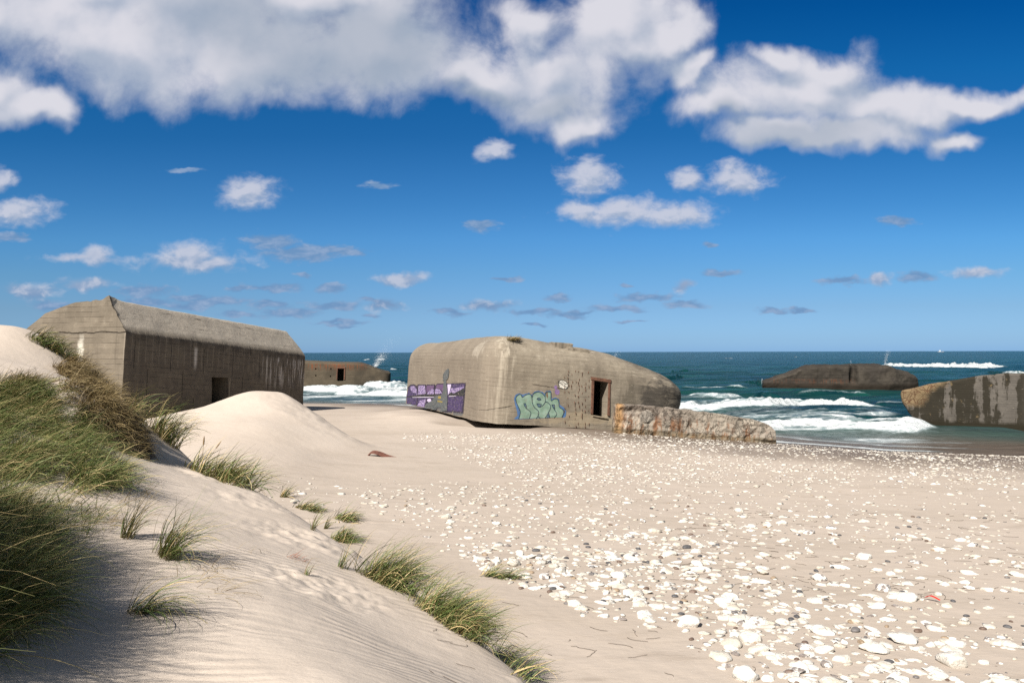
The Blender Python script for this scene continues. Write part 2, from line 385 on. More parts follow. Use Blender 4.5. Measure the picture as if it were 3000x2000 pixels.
# ------------------------------------------------------------------ concrete
def concrete(name, base, dark, light=(.52, .47, .40), board=.18, bdark=.5, btone=.38, stains=(), extra=None, bumpk=1.0, vert=.35, cell=None):
    """stains: list of (cx,cy,cz, rx,ry,rz, colour, strength, noise_scale_vec)"""
    mt, g, b = new_mat(name); p = g.coord('Object'); x, y, z = g.sep(p)
    nb = g.noise(p, .55, 6, .62); nm = g.noise(p, 3.2, 6, .65); nf = g.noise(p, 38, 4, .6)
    col = g.mix(g.ss(nb, .36, .66), base+(1,), dark+(1,))
    col = g.mix(g.ss(nm, .52, .78, 0, .55), col, light+(1,))
    col = g.mix(g.ss(nm, .48, .26, 0, .5), col, tuple(c*.8 for c in dark)+(1,))
    # formwork boards: every board its own tone, thin dark joints
    jz = z/board+(g.noise(p, .8, 2)-.5)*.12
    fl = g.m('FLOOR', jz); fr = g.m('FRACT', jz)
    xs = g.m('FLOOR', (x+y*.83)/1.7+g.white(g.comb(fl, 3.0, 0.0))*5)
    tone = g.white(g.comb(fl, xs, 1.0))
    col = g.mix(g.lin(tone, 0, 1, 0, btone), col, tuple(c*.62 for c in base)+(1,))
    joint = g.ss(g.m('ABSOLUTE', fr-.5), .44, .5)*g.ss(g.noise(g.v('MULTIPLY', p, (.6, .6, 4)), 1.2, 3), .40, .6)
    col = g.mix(joint*bdark, col, tuple(c*.35 for c in dark)+(1,))
    lj = g.ss(g.noise(g.v('MULTIPLY', p, (.8, .8, 14)), 1.6, 5, .65), .60, .72)
    col = g.mix(lj*.45, col, light+(1,))
    # run-off streaks
    vs = g.noise(g.v('MULTIPLY', p, (2.2, 2.2, .16)), 1.4, 5, .6)
    col = g.mix(g.ss(vs, .55, .75)*vert, col, tuple(c*.45 for c in dark)+(1,))
    h = nm*.5+nf*.12+nb*.5-joint*.35+tone*.10
    for (cx, cy, cz, rx, ry, rz, sc_, st_, nv) in stains:
        d = g.v('LENGTH', g.v('MULTIPLY', g.v('SUBTRACT', p, (cx, cy, cz)), (1/rx, 1/ry, 1/rz)), out=1)
        ns = g.noise(g.v('MULTIPLY', p, nv), 1.0, 6, .65, .6)
        mk = g.ss(d+(ns-.5)*2.6, 1.05, .65)*st_
        col = g.mix(mk, col, sc_+(1,))
    if extra:
        col, h = extra(g, p, col, h)
    g.put(b.inputs['Base Color'], col); b.inputs['Roughness'].default_value = .93; b.inputs['Specular IOR Level'].default_value = .2
    g.put(b.inputs['Normal'], g.bump(h, .8*bumpk, .05)); return mt

def frame(org, e1, tilt_x=0., tilt_y=0.):
    """local x = e1 (horizontal unit, tilted down by tilt_x), y = e1 turned left, z up"""
    e = Vector((e1[0], e1[1], 0)).normalized(); ang = math.atan2(e.y, e.x)
    return Matrix.Translation(org) @ Matrix.Rotation(ang, 4, 'Z') @ Matrix.Rotation(tilt_x, 4, 'Y') @ Matrix.Rotation(tilt_y, 4, 'X')

def rrect(L, W, rad4, inset, nc=12, ns=(60, 50)):
    """rounded rectangle 0..L x 0..W, corners order (0,0),(L,0),(L,W),(0,W)"""
    pts = []; x0, x1, y0, y1 = inset, L-inset, inset, W-inset
    cs = [(x0, y0, 180), (x1, y0, 270), (x1, y1, 0), (x0, y1, 90)]
    rs = [max(.12, r-inset*.7) for r in rad4]; mx = min((x1-x0), (y1-y0))/2*.98; rs = [min(r, mx) for r in rs]
    sx = [1, -1, -1, 1]; sy = [1, 1, -1, -1]
    corners = []
    for (cx, cy, a0), r, a, b_ in zip(cs, rs, sx, sy):
        ox, oy = cx+a*r, cy+b_*r
        corners.append([(ox+r*math.cos(R(a0+90*k/nc)), oy+r*math.sin(R(a0+90*k/nc))) for k in range(nc+1)])
    for i in range(4):
        c = corners[i]; nx = corners[(i+1) % 4][0]; pts += c; n = ns[i % 2]; e = c[-1]
        for k in range(1, n): pts.append((e[0]+(nx[0]-e[0])*k/n, e[1]+(nx[1]-e[1])*k/n))
    return pts
def solid_from_rings(rings):
    V = np.concatenate([np.array(r) for r in rings]); n = len(rings[0]); m = len(rings); i = np.arange(m*n).reshape(m, n); j = np.roll(i, -1, axis=1)
    q = np.stack([i[:-1], j[:-1], j[1:], i[1:]], -1).reshape(-1, 4)
    cb = np.array([V[:n].mean(0)]); ct = np.array([V[-n:].mean(0)]); V = np.r_[V, cb, ct]
    t1 = np.stack([np.full(n, m*n), j[0], i[0]], -1); t2 = np.stack([np.full(n, m*n+1), i[-1], j[-1]], -1)
    return V, [q, t1, t2]
def rough_np(V, amp, sc_, seed=0., amp2=.35, z0=-9e9):
    out = V.copy()
    for k in range(len(V)):
        v = Vector(V[k]); a = mnoise.noise_vector(v*sc_+Vector((seed, 0, 0)))*amp+mnoise.noise_vector(v*sc_*4.1+Vector((0, seed, 0)))*amp*amp2
        out[k] += np.array(a)
    return out
def bunker_solid(L, W, zb, zt, rad4, rtop, hf, ns=(80, 60), deform=None, nwall=16, amp=.03, sc_=.9, seed=0., crown=.25, chips=0.):
    rings = []
    for k in range(nwall+1):
        z = zb+(zt-rtop-zb)*k/nwall; rings.append([(x, y, z) for x, y in rrect(L, W, rad4, 0, ns=ns)])
    na = 10
    for k in range(1, na+1):
        a = math.pi/2*k/na; ins = rtop*(1-math.cos(a)); z = zt-rtop+rtop*math.sin(a)
        rings.append([(x, y, z) for x, y in rrect(L, W, rad4, ins, ns=ns)])
    last = np.array(rings[-1]); c = last.mean(0)
    for k in range(1, 13):
        f = 1-k/12.5; r = last.copy(); r[:, :2] = c[:2]+(last[:, :2]-c[:2])*f; r[:, 2] = zt+crown*(1-f*f); rings.append([tuple(q) for q in r])
    V, Fq = solid_from_rings(rings)
    V[:, 2] = np.where(V[:, 2] > zb+.01, V[:, 2]*hf(V[:, 0], V[:, 1]), V[:, 2])
    if deform: V = deform(V)
    V = rough_np(V, amp, sc_, seed)
    return V, Fq
def cut(me, cutters):
    """boolean difference of closed cutter meshes (world = local of me)"""
    o = bpy.data.objects.new('tmp', me); COL.objects.link(o); tmp = [o]
    for cme in cutters:
        c = bpy.data.objects.new('tmpc', cme); COL.objects.link(c); tmp.append(c)
        md = o.modifiers.new('b', 'BOOLEAN'); md.operation = 'DIFFERENCE'; md.solver = 'EXACT'; md.object = c
    dg = bpy.context.evaluated_depsgraph_get(); r = bpy.data.meshes.new_from_object(o.evaluated_get(dg))
    for t in tmp: bpy.data.objects.remove(t)
    return r
def prism(quad, depth_vec, name='c'):
    """closed prism from a quad (outer) extruded along depth_vec"""
    bm = bmesh.new(); a = [bm.verts.new(q) for q in quad]; b_ = [bm.verts.new(Vector(q)+depth_vec) for q in quad]
    bm.faces.new(a[::-1]); bm.faces.new(b_)
    for i in range(4): bm.faces.new((a[i], a[(i+1) % 4], b_[(i+1) % 4], b_[i]))
    bmesh.ops.recalc_face_normals(bm, faces=bm.faces); me = bpy.data.meshes.new(name); bm.to_mesh(me); bm.free(); return me
def box_me(lo, hi): return prism([(lo[0], lo[1], lo[2]), (hi[0], lo[1], lo[2]), (hi[0], lo[1], hi[2]), (lo[0], lo[1], hi[2])], Vector((0, hi[1]-lo[1], 0)))
def chunk(name, lo, hi, mat, parent=None, amp=.02, seed=1., res=.18, mw=None, bev=.03):
    """worn box with subdivided, roughened faces"""
    bm = bmesh.new(); bmesh.ops.create_cube(bm, size=1)
    s = Vector(hi)-Vector(lo); c = (Vector(hi)+Vector(lo))/2
    for v in bm.verts: v.co = Vector((v.co.x*s.x, v.co.y*s.y, v.co.z*s.z))+c
    if bev: bmesh.ops.bevel(bm, geom=bm.edges[:], offset=bev, segments=2, affect='EDGES', profile=.6)
    for _ in range(4):
        es = [e for e in bm.edges if e.calc_length() > res]
        if not es: break
        bmesh.ops.subdivide_edges(bm, edges=es, cuts=1, use_grid_fill=True)
    for v in bm.verts: v.co += mnoise.noise_vector(v.co*3.1+Vector((seed, 0, 0)))*amp+mnoise.noise_vector(v.co*9+Vector((0, seed, 0)))*amp*.5
    me = bpy.data.meshes.new(name); bm.to_mesh(me); bm.free()
    for p in me.polygons: p.use_smooth = False
    return link(name, me, mat, parent, mw)

# ---- projecting paint and fittings onto a wall
class Wall:
    def __init__(s, me, mw):
        s.mw = mw; s.inv = mw.inverted(); s.R = s.inv.to_3x3()
        bm = bmesh.new(); bm.from_mesh(me); s.t = BVHTree.FromBMesh(bm); bm.free()
    def hit(s, u, v):
        d = s.R @ Vector(ray(u, v)); o = s.inv @ cam.matrix_world.translation
        co, nrm, i, dist = s.t.ray_cast(o, d.normalized()); return co, nrm
    def paint(s, name, layers, parent, step=5.0, label=None):
        """layers: list of (list of pixel polygons, material, level)"""
        V = []; Fs = []; mi = []; mats = []
        for polys, mat, lv in layers:
            if mat not in mats: mats.append(mat)
            for poly in polys:
                pts = []
                for (a, b_) in zip(poly, poly[1:]+poly[:1]):
                    n = max(1, int(math.hypot(b_[0]-a[0], b_[1]-a[1])/step))
                    pts += [(a[0]+(b_[0]-a[0])*k/n, a[1]+(b_[1]-a[1])*k/n) for k in range(n)]
                n = len(pts); us = [p[0] for p in pts]; vs = [p[1] for p in pts]
                inner = [(x+.3*random.random(), y+.3*random.random()) for x in np.arange(min(us)+1, max(us), step) for y in np.arange(min(vs)+1, max(vs), step)]
                vv, ee, ff, *_ = delaunay_2d_cdt([Vector(p) for p in pts+inner], [], [list(range(n))], 1, 1e-4)
                base = len(V); ok = []
                for q in vv:
                    co, nr = s.hit(q.x, q.y)
                    if co is None: V.append(Vector((0, 0, 0))); ok.append(False)
                    else: V.append(co+nr*(.006+.0035*lv)); ok.append(True)
                for f in ff:
                    if all(ok[i] for i in f): Fs.append([i+base for i in f]); mi.append(mats.index(mat))
        me = bpy.data.meshes.new(name); me.from_pydata(V, [], Fs); 
        for m_ in mats: me.materials.append(m_)
        me.polygons.foreach_set('material_index', mi); me.update()
        bm = bmesh.new(); bm.from_mesh(me); bmesh.ops.delete(bm, geom=[v for v in bm.verts if not v.link_faces], context='VERTS')
        n0 = Vector((0, 0, 0))
        bm.normal_update()
        for f in bm.faces:
            if f.normal.dot((s.inv @ cam.matrix_world.translation)-f.calc_center_median()) < 0: f.normal_flip()
        bm.to_mesh(me); bm.free()
        o = bpy.data.objects.new(name, me); COL.objects.link(o); o.parent = parent
        if label: o['label'] = label
        return o
def stroke(pts, w, closed=False):
    out = []; n = len(pts)
    for i in range(n if closed else n-1):
        a = Vector(pts[i]); b_ = Vector(pts[(i+1) % n]); d = (b_-a); 
        if d.length < 1e-6: continue
        d = d.normalized(); nn = Vector((-d.y, d.x))*w/2; a = a-d*w*.25; b_ = b_+d*w*.25
        out.append([tuple(a+nn), tuple(b_+nn), tuple(b_-nn), tuple(a-nn)])
    return out
def smoothc(pts, closed=False, n=5):
    """Catmull-Rom"""
    m = len(pts); out = []
    rng = range(m if closed else m-1)
    for i in rng:
        p0 = Vector(pts[(i-1) % m] if closed or i > 0 else pts[i]); p1_ = Vector(pts[i]); p2_ = Vector(pts[(i+1) % m]); p3_ = Vector(pts[(i+2) % m] if closed or i+2 < m else pts[(i+1) % m])
        for k in range(n):
            t = k/n; out.append(tuple(.5*((2*p1_)+(p2_-p0)*t+(2*p0-5*p1_+4*p2_-p3_)*t*t+(3*p1_-p0-3*p2_+p3_)*t**3)))
    if not closed: out.append(tuple(pts[-1]))
    return out
def ell(cx, cy, rx, ry, rot=0, n=28):
    c, s = math.cos(R(rot)), math.sin(R(rot))
    return [(cx+rx*math.cos(2*math.pi*k/n)*c-ry*math.sin(2*math.pi*k/n)*s, cy+rx*math.cos(2*math.pi*k/n)*s+ry*math.sin(2*math.pi*k/n)*c) for k in range(n)]
def text_polys(txt, cx, cy, h, rot=0):
    """filled letters as pixel triangles"""
    cu = bpy.data.curves.new('t', 'FONT'); cu.body = txt; cu.align_x = 'CENTER'; cu.size = h; cu.resolution_u = 2; cu.space_line = .85; cu.offset = .012*h
    o = bpy.data.objects.new('t', cu); COL.objects.link(o); dg = bpy.context.evaluated_depsgraph_get(); me = bpy.data.meshes.new_from_object(o.evaluated_get(dg))
    bpy.data.objects.remove(o); c, s = math.cos(R(rot)), math.sin(R(rot)); out = []
    for p in me.polygons:
        q = [me.vertices[i].co for i in p.vertices]; q = [(cx+v.x*c+v.y*s, cy+v.x*s-v.y*c) for v in q]
        a = sum(q[i][0]*q[(i+1) % len(q)][1]-q[(i+1) % len(q)][0]*q[i][1] for i in range(len(q)))
        if abs(a) > 1e-3: out.append(q)
    return out

RUST = plain('rust', (.11, .05, .03), .9, .5, 9)
# ---- 1. centre bunker -------------------------------------------------------
C0 = P(1418, 1238, 38.0)
CF = frame(C0, (.93, .37), R(5.2), R(0))
CL, CW = 12.3, 16.6
def hC(x, y): return 1-.30*sstep(x, 5.2, 13.0)-.05*sstep(x, 1.0, 6.0)-.05*sstep(y, 3, 14)
def dC(V):
    x, y, z = V.T
    V[:, 0] -= sstep(x, 9.0, 12.3)*.75*(1-sstep(z, -.2, 1.7)); V[:, 1] += sstep(x, 9.5, 12.3)*(1-sstep(y, 0, 5))*.35*(1-sstep(z, 0, 1.6)); return V
V, Fq = bunker_solid(CL, CW, 0., 4.38, (1.2, 2.6, 2.2, 1.2), 1.35, hC, deform=dC, ns=(110, 90), nwall=24, amp=.035, sc_=.8, seed=3., crown=.12)
cme = mesh_np('hull', V, Fq, True)
wallC0 = Wall(cme, CF)
dq = [(1741, 1114), (1781, 1121), (1778, 1222), (1737, 1215)]     # doorway corners in the photo
dl = [wallC0.hit(u, v)[0] for u, v in dq]
outw = Vector((0, -1, 0))
cutA = prism([q+outw*.6 for q in dl], Vector((0, 1.45, 0)))
lo = Vector((min(q.x for q in dl)-1.6, max(q.y for q in dl)+.8, min(q.z for q in dl)-.1)); hi = Vector((max(q.x for q in dl)+1.2, lo.y+3.5, lo.z+2.2))
cme = cut(cme, [cutA, box_me(lo, hi)])
CRK = [(wallC0.hit(1560, 1126.5)[0], wallC0.hit(1614, 1135)[0]), (wallC0.hit(1370, 1195)[0], wallC0.hit(1500, 1190)[0]), (wallC0.hit(1614, 1135)[0], wallC0.hit(1650, 1140)[0])]
def exC(g, p, col, h):
    x, y, z = g.sep(p)
    for ca, cb in CRK:
        t = (x-ca.x)/(cb.x-ca.x); ln = t*(cb.z-ca.z)+ca.z
        ck = g.ss(g.m('ABSOLUTE', z-ln+(g.noise(p, 2.5, 5, .7)-.5)*.14), .035, .012)*g.ss(t, -.05, .1)*g.ss(t, 1.05, .9)*g.ss(y, 3., 1.)
        col = g.mix(ck*.65, col, c4(.05, .04, .032)); h = h-ck*.8
    cv = g.ss(g.noise(g.v('MULTIPLY', p, (5, 5, .35)), 1.0, 5, .65), .45, .65)*g.ss(g.m('ABSOLUTE', x-.75), 1.0, .2)*g.ss(y, 2.0, .8)
    col = g.mix(cv*.55, col, c4(.46, .41, .33))
    # black lichen towards the nose, in long raked streaks
    ns = g.noise(g.v('MULTIPLY', p, (.5, .5, 2.6)), 1.0, 7, .7, .4)
    mk = g.ss(x, 7.4, 9.6)*g.ss(ns, .40, .60)*.9
    col = g.mix(mk, col, c4(.05, .044, .038))
    lf = g.ss(x+(g.noise(p, .7, 5)-.5)*.5, 1.1, .25)  # left wall darkened in colour to offset the strong sun on it
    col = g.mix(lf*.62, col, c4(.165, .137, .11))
    dk = g.ss(g.noise(g.v('MULTIPLY', p, (.9, .9, 1.6)), .8, 6, .7), .52, .70)
    col = g.mix(dk*.4, col, c4(.17, .14, .11))
    wr = g.ss(g.noise(g.v('MULTIPLY', p, (1.6, 1.6, 9)), 1.5, 6, .7), .60, .70)
    col = g.mix(wr*.5, col, c4(.52, .47, .39))
    return col, h
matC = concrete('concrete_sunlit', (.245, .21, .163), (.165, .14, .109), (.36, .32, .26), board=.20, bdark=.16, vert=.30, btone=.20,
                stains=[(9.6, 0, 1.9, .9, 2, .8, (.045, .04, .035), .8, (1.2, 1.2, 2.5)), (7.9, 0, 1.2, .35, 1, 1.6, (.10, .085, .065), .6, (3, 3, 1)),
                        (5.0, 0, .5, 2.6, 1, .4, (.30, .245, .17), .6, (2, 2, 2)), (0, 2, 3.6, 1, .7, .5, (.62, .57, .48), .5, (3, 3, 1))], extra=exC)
bkC = bpy.data.objects.new('bunker', None); COL.objects.link(bkC); bkC.matrix_world = CF
for p in cme.polygons: p.use_smooth = True
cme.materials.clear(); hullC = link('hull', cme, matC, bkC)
md = hullC.modifiers.new('es', 'EDGE_SPLIT'); md.split_angle = R(40)
tag(bkC, 'tan rounded bunker tilted in the sand, painted with purple and mint graffiti', 'bunker')
WC = Wall(cme, CF)
# rusty door frame: three bars
def bar_on(quad, proud, deep, name, mat, parent, wall):
    pl = [wall.hit(u, v)[0] for u, v in quad]; ym = min(q.y for q in pl)
    me = prism([Vector((q.x, ym-proud, q.z)) for q in pl], Vector((0, proud+deep, 0)), name)
    o = link(name, me, mat, parent); bv = o.modifiers.new('b', 'BEVEL'); bv.width = .012; bv.segments = 1; return o
fr0 = bpy.data.objects.new('door_frame', None); COL.objects.link(fr0); fr0.parent = bkC
fr0['label'] = 'rusty steel door frame'
bar_on([(1731, 1103), (1790, 1112), (1790, 1121), (1731, 1112.5)], .05, .10, 'lintel', RUST, fr0, wallC0)
bar_on([(1733, 1113.5), (1740, 1114.5), (1737, 1213), (1730, 1212)], .045, .10, 'jamb', RUST, fr0, wallC0)
bar_on([(1782, 1121.5), (1788, 1122), (1785, 1218), (1779, 1217)], .045, .10, 'jamb', RUST, fr0, wallC0)
# raised plaster band above and right of the door
bar_on([(1736, 1216), (1780, 1223), (1780, 1227), (1735, 1219)], .06, .08, 'threshold', matC, bkC, wallC0)
# loose concrete on the roof edge
for (ru, rv, sx_a, sz_a, seed_) in ((1652, 1024, .55, .34, 4.), (1694, 1033, .62, .22, 9.)):
    q_, _n = wallC0.hit(ru, rv)
    chunk('roof_slab', (q_.x-sx_a, q_.y+.05, q_.z-.25), (q_.x+sx_a, q_.y+.75, q_.z+sz_a), matC, bkC, .06, seed_)
# rebar stubs left of the door
nv = []; nf = []
for uu in range(1655, 1735, 10):
    for vv in range(1083, 1246, 10):
        if random.random() < .45: continue
        u = uu+random.uniform(-2, 2); v = vv+random.uniform(-2, 2)+(uu-1655)*.1
        co, nr = wallC0.hit(u, v)
        if co is None: continue
        bse = len(nv); w = .006; l = random.uniform(.02, .05); dz = random.uniform(.06, .15)
        for dx, dy, z_ in ((-w, .02, .01), (w, .02, .01), (w, -l, .0), (-w, -l, .0), (-w, .02, -.02), (w, .02, -.02), (w, -l, -dz), (-w, -l, -dz)): nv.append(co+Vector((dx, dy, z_)))
        nf += [[bse+i for i in f] for f in ((0, 3, 2, 1), (4, 5, 6, 7), (0, 1, 5, 4), (1, 2, 6, 5), (2, 3, 7, 6), (3, 0, 4, 7))]
me = bpy.data.meshes.new('rebar_stubs'); me.from_pydata(nv, [], nf); me.update(); st_ = link('rebar_stubs', me, RUST, bkC); st_['kind'] = 'stuff'

def worn(g, col):
    p = g.coord(); n = g.noise(p, 7, 6, .7); n2 = g.noise(g.v('MULTIPLY', p, (1, 1, 8)), 2.2, 5, .7)
    col = g.mix(g.ss(n, .52, .68)*.55, col, c4(.20, .17, .135)); return g.mix(g.ss(n2, .58, .68)*.5, col, c4(.27, .235, .185))
def pm(name, col, var=.2, scale=9):
    mt, g, bs = new_mat(name); n = g.noise(g.coord(), scale, 5)
    c_ = g.mix(g.lin(n, .3, .7), tuple(c*.72 for c in col)+(1,), tuple(c*1.0 for c in col)+(1,))
    g.put(bs.inputs['Base Color'], worn(g, c_)); bs.inputs['Roughness'].default_value = .9; g.put(bs.inputs['Normal'], g.bump(n, .3, .02)); return mt
def cloudpaint(name, a, b_, sc_=(2, 2, 6)):
    mt, g, bs = new_mat(name); n = g.noise(g.v('MULTIPLY', g.coord(), sc_), 1.3, 5, .65)
    g.put(bs.inputs['Base Color'], worn(g, g.mix(g.ss(n, .38, .62), tuple(c*.6 for c in a)+(1,), tuple(c*.62 for c in b_)+(1,)))); bs.inputs['Roughness'].default_value = .8; return mt
PD = pm('paint_dark_purple', (.018, .010, .03)); PP = cloudpaint('paint_purple', (.035, .02, .09), (.085, .05, .16)); PL = cloudpaint('paint_lilac', (.13, .075, .25), (.52, .42, .66), (3, 3, 7))
PM = pm('paint_mauve', (.10, .05, .13)); PG = pm('paint_slate', (.075, .085, .09)); PS = pm('paint_shadow_grey', (.10, .10, .10)); PB = pm('paint_black', (.012, .012, .014)); PW = pm('paint_white', (.62, .58, .66)); PY = pm('paint_yellow', (.45, .32, .02))
PGD = pm('paint_line_grey', (.035, .04, .045)); PVL = pm('paint_light_lilac', (.55, .48, .66))
za = lambda pts: [(1170+x/9.8, 1070+y/9.8) for x, y in pts]
outl = [(160, 1100), (172, 900), (202, 740), (255, 610), (330, 548), (420, 540), (490, 575), (520, 590), (545, 545), (760, 548), (790, 575), (800, 542), (1020, 540), (1050, 575), (1085, 522), (1500, 512), (1915, 500), (1840, 1378), (1562, 1355), (1532, 1310), (1505, 1355), (1232, 1338), (1205, 1222), (1100, 1218), (1062, 1338), (790, 1330), (500, 1325), (480, 1262), (400, 1322), (285, 1315), (205, 1245)]
shad = [(165, 1000), (175, 1200), (210, 1310), (300, 1392), (420, 1372), (432, 1412), (612, 1412), (622, 1372), (642, 1412), (1012, 1416), (1080, 1335), (1190, 1335), (1220, 1412), (1460, 1416), (1530, 1335), (1560, 1432), (1800, 1440), (1838, 1376), (1838, 1000)]
WC.paint('graffiti', [
    ([za(shad)], PS, 0), ([za(outl)], PD, 1),
    ([za([(212, 1100), (215, 880), (250, 720), (300, 620), (360, 580), (440, 590), (500, 660), (522, 780), (522, 860), (700, 880), (1000, 860), (1260, 800), (1270, 545), (1880, 535), (1800, 1330), (1570, 1310), (1540, 1270), (1500, 1320), (1390, 1300), (1380, 950), (1000, 950), (790, 960), (780, 1300), (520, 1290), (500, 1000), (490, 1150), (430, 1270), (330, 1290), (250, 1230)])], PP, 2),
    ([za([(330, 600), (430, 590), (500, 690), (515, 800), (400, 780), (330, 700)]), za([(555, 580), (745, 575), (770, 810), (480, 850), (540, 770)]), za([(795, 830), (850, 730), (950, 670), (1000, 690), (1000, 820)]), za([(1025, 820), (1030, 700), (1070, 665), (1160, 690), (1240, 790), (1200, 815)]),
      za([(1410, 830), (1500, 650), (1600, 660), (1860, 600), (1860, 640), (1600, 800), (1540, 800), (1500, 760)]), za([(520, 1150), (600, 1010), (785, 970), (760, 1100), (700, 1250), (650, 1200), (560, 1250)])], PL, 3),
    ([za([(790, 580), (1000, 575), (1000, 650), (900, 690), (790, 790), (775, 700)]), za([(1090, 555), (1270, 545), (1270, 780), (1200, 690), (1060, 650), (1060, 610)])], PM, 3),
    ([za([(1390, 545), (1500, 540), (1460, 720), (1410, 850)]), za([(795, 1010), (830, 960), (900, 950), (930, 1020), (860, 1060)])], PVL, 4),
    ([za([(220, 890), (470, 860), (800, 835), (1200, 820), (1200, 870), (1000, 895), (500, 910), (220, 915)]), za([(1400, 865), (1500, 765), (1560, 810), (1700, 740), (1880, 650), (1860, 880), (1600, 870)])], PB, 4),
    ([za([(380, 912), (700, 902), (1000, 902), (1000, 915), (600, 922), (380, 922)]), za([(1420, 880), (1640, 868), (1640, 880), (1450, 895)])], PW, 5),
    (stroke(za([(540, 560), (530, 880)]), 1.8)+stroke(za([(755, 560), (780, 820)]), 2.4)+stroke(za([(1020, 560), (1010, 840)]), 2.0)+stroke(za([(520, 930), (500, 1300)]), 2.2)+stroke(za([(790, 960), (710, 1300)]), 2.0), PD, 6),
    ([za([(1420, 90), (1440, 170), (1420, 330), (1390, 410), (1355, 415), (1360, 520), (1382, 640), (1395, 860), (1400, 1000), (1380, 1300), (1232, 1318), (1205, 1210), (1100, 1206), (1050, 1310), (720, 1310), (760, 1130), (850, 1060), (950, 1010), (1010, 900), (1060, 870), (1200, 860), (1260, 790), (1272, 600), (1290, 430), (1255, 440), (1285, 345), (1248, 355), (1292, 275), (1252, 285), (1310, 190), (1350, 140)])], PG, 7),
    (stroke(za([(780, 1170), (900, 1180), (1060, 1110), (1090, 1010)]), 1.2)+stroke(za([(985, 1170), (1030, 1250), (1080, 1180)]), 1.2)+stroke(za([(800, 1180), (780, 1300)]), 1.2)+stroke(za([(1390, 850), (1385, 1250)]), 1.2)+stroke(za([(1280, 1130), (1260, 1180), (1330, 1230)]), 1.0), PGD, 8),
    (text_polys('SB', 1170+1165/9.8, 1070+950/9.8, 9)+text_polys('Was', 1170+1180/9.8, 1070+1060/9.8, 8, 4), PY, 9),
], bkC, 4.0, 'purple block graffiti with a grey guitar shape')
MN = cloudpaint('paint_mint', (.23, .36, .27), (.33, .48, .39), (2, 2, 2)); NB = pm('paint_navy_line', (.012, .035, .055)); BL = pm('paint_blue', (.06, .14, .30)); SLT = pm('paint_slate_blue', (.07, .12, .17)); RS = pm('paint_rust_run', (.16, .09, .05))
zn = lambda pts: [(1480+x/9.8, 1090+y/9.8) for x, y in pts]
halo = [(250, 1340), (340, 1250), (345, 1150), (275, 900), (252, 760), (290, 650), (400, 598), (500, 640), (680, 590), (755, 640), (850, 550), (960, 530), (1080, 570), (1130, 620), (1170, 540), (1290, 528), (1325, 560), (1335, 760), (1440, 720), (1545, 770), (1565, 930), (1700, 1020), (1752, 1120), (1742, 1260), (1700, 1302), (1610, 1292), (380, 1348)]
nout = [(385, 1335), (425, 1190), (418, 1090), (335, 900), (302, 780), (325, 690), (405, 635), (455, 650), (490, 715), (600, 645), (700, 625), (745, 665), (768, 720), (800, 625), (880, 575), (960, 566), (1060, 605), (1135, 690), (1150, 610), (1190, 565), (1285, 562), (1312, 610), (1315, 812), (1400, 765), (1490, 770), (1532, 835), (1540, 960), (1570, 1015), (1665, 1085), (1670, 1180), (1625, 1290)]
WC.paint('graffiti', [
    ([zn(halo)], BL, 0), ([zn(nout)], MN, 1),
    ([zn([(905, 765), (940, 735), (1000, 748), (1025, 790), (960, 802)]), zn([(905, 900), (1040, 920), (990, 1000), (940, 985)]), zn([(530, 895), (575, 892), (600, 950), (615, 1050), (550, 960)]), zn([(1335, 935), (1410, 932), (1415, 1080), (1355, 980)]), zn([(1240, 1165), (1275, 1305), (1180, 1305)])], SLT, 2),
    ([zn([(1180, 570), (1215, 565), (1230, 690), (1200, 760), (1170, 650)])], RS, 2),
    (stroke(smoothc(zn(nout), n=3), 2.0)+stroke(zn([(530, 895), (575, 892), (600, 950), (615, 1050), (550, 960)]), 1.8, True)+stroke(smoothc(zn([(615, 1050), (700, 1110), (735, 1180), (690, 1320)])), 1.8)
     + stroke(smoothc(zn([(765, 700), (775, 860), (830, 1000), (930, 1090), (955, 1150), (940, 1250), (885, 1325)])), 2.0)+stroke(zn([(905, 765), (940, 735), (1000, 748), (1025, 790), (960, 802)]), 1.8, True)
     + stroke(zn([(905, 900), (1040, 920), (990, 1000), (940, 985)]), 1.8, True)+stroke(smoothc(zn([(1140, 690), (1152, 845), (1070, 955), (990, 1005)])), 2.0)
     + stroke(smoothc(zn([(1152, 848), (1220, 870), (1300, 960), (1290, 1050), (1240, 1150), (1190, 1240), (1140, 1312)])), 2.0)+stroke(zn([(1240, 1160), (1278, 1305)]), 2.2)
     + stroke(zn([(1335, 935), (1410, 932), (1415, 1080), (1355, 980)]), 2.2, True)+stroke(smoothc(zn([(1415, 1080), (1470, 1170), (1465, 1230), (1400, 1305)])), 1.8)+stroke(zn([(935, 1250), (995, 1322)]), 2.6), NB, 3),
], bkC, 4.0, 'mint and blue bubble-letter graffiti reading neh')
PU = pm('paint_pale_purple', (.25, .16, .33)); CR = pm('paint_cream', (.66, .63, .56))
WC.paint('graffiti', [
    ([zn(ell(1450, 430, 46, 54)), zn(ell(1490, 565, 68, 82, -15))], PU, 0),
    (stroke(zn(ell(1490, 565, 50, 62, -15, 16)), .8, True)+stroke(zn(ell(1450, 430, 30, 36, 0, 14)), .8, True)+stroke(zn([(1480, 540), (1500, 580), (1520, 545)]), .8), pm('paint_purple_line', (.17, .09, .25)), 1),
    ([zn(ell(1665, 355, 160, 120, 38)), zn([(1560, 380), (1528, 462), (1640, 455)])], PB, 2),
    ([zn(ell(1665, 355, 143, 103, 38)), zn([(1572, 385), (1552, 445), (1630, 436)])], CR, 3),
    (text_polys('STOP\nWHALING!', 1480+1672/9.8, 1090+330/9.8, 7.0, 33), PB, 4),
], bkC, 3.0, 'white speech bubble reading STOP WHALING! beside a pale purple figure')

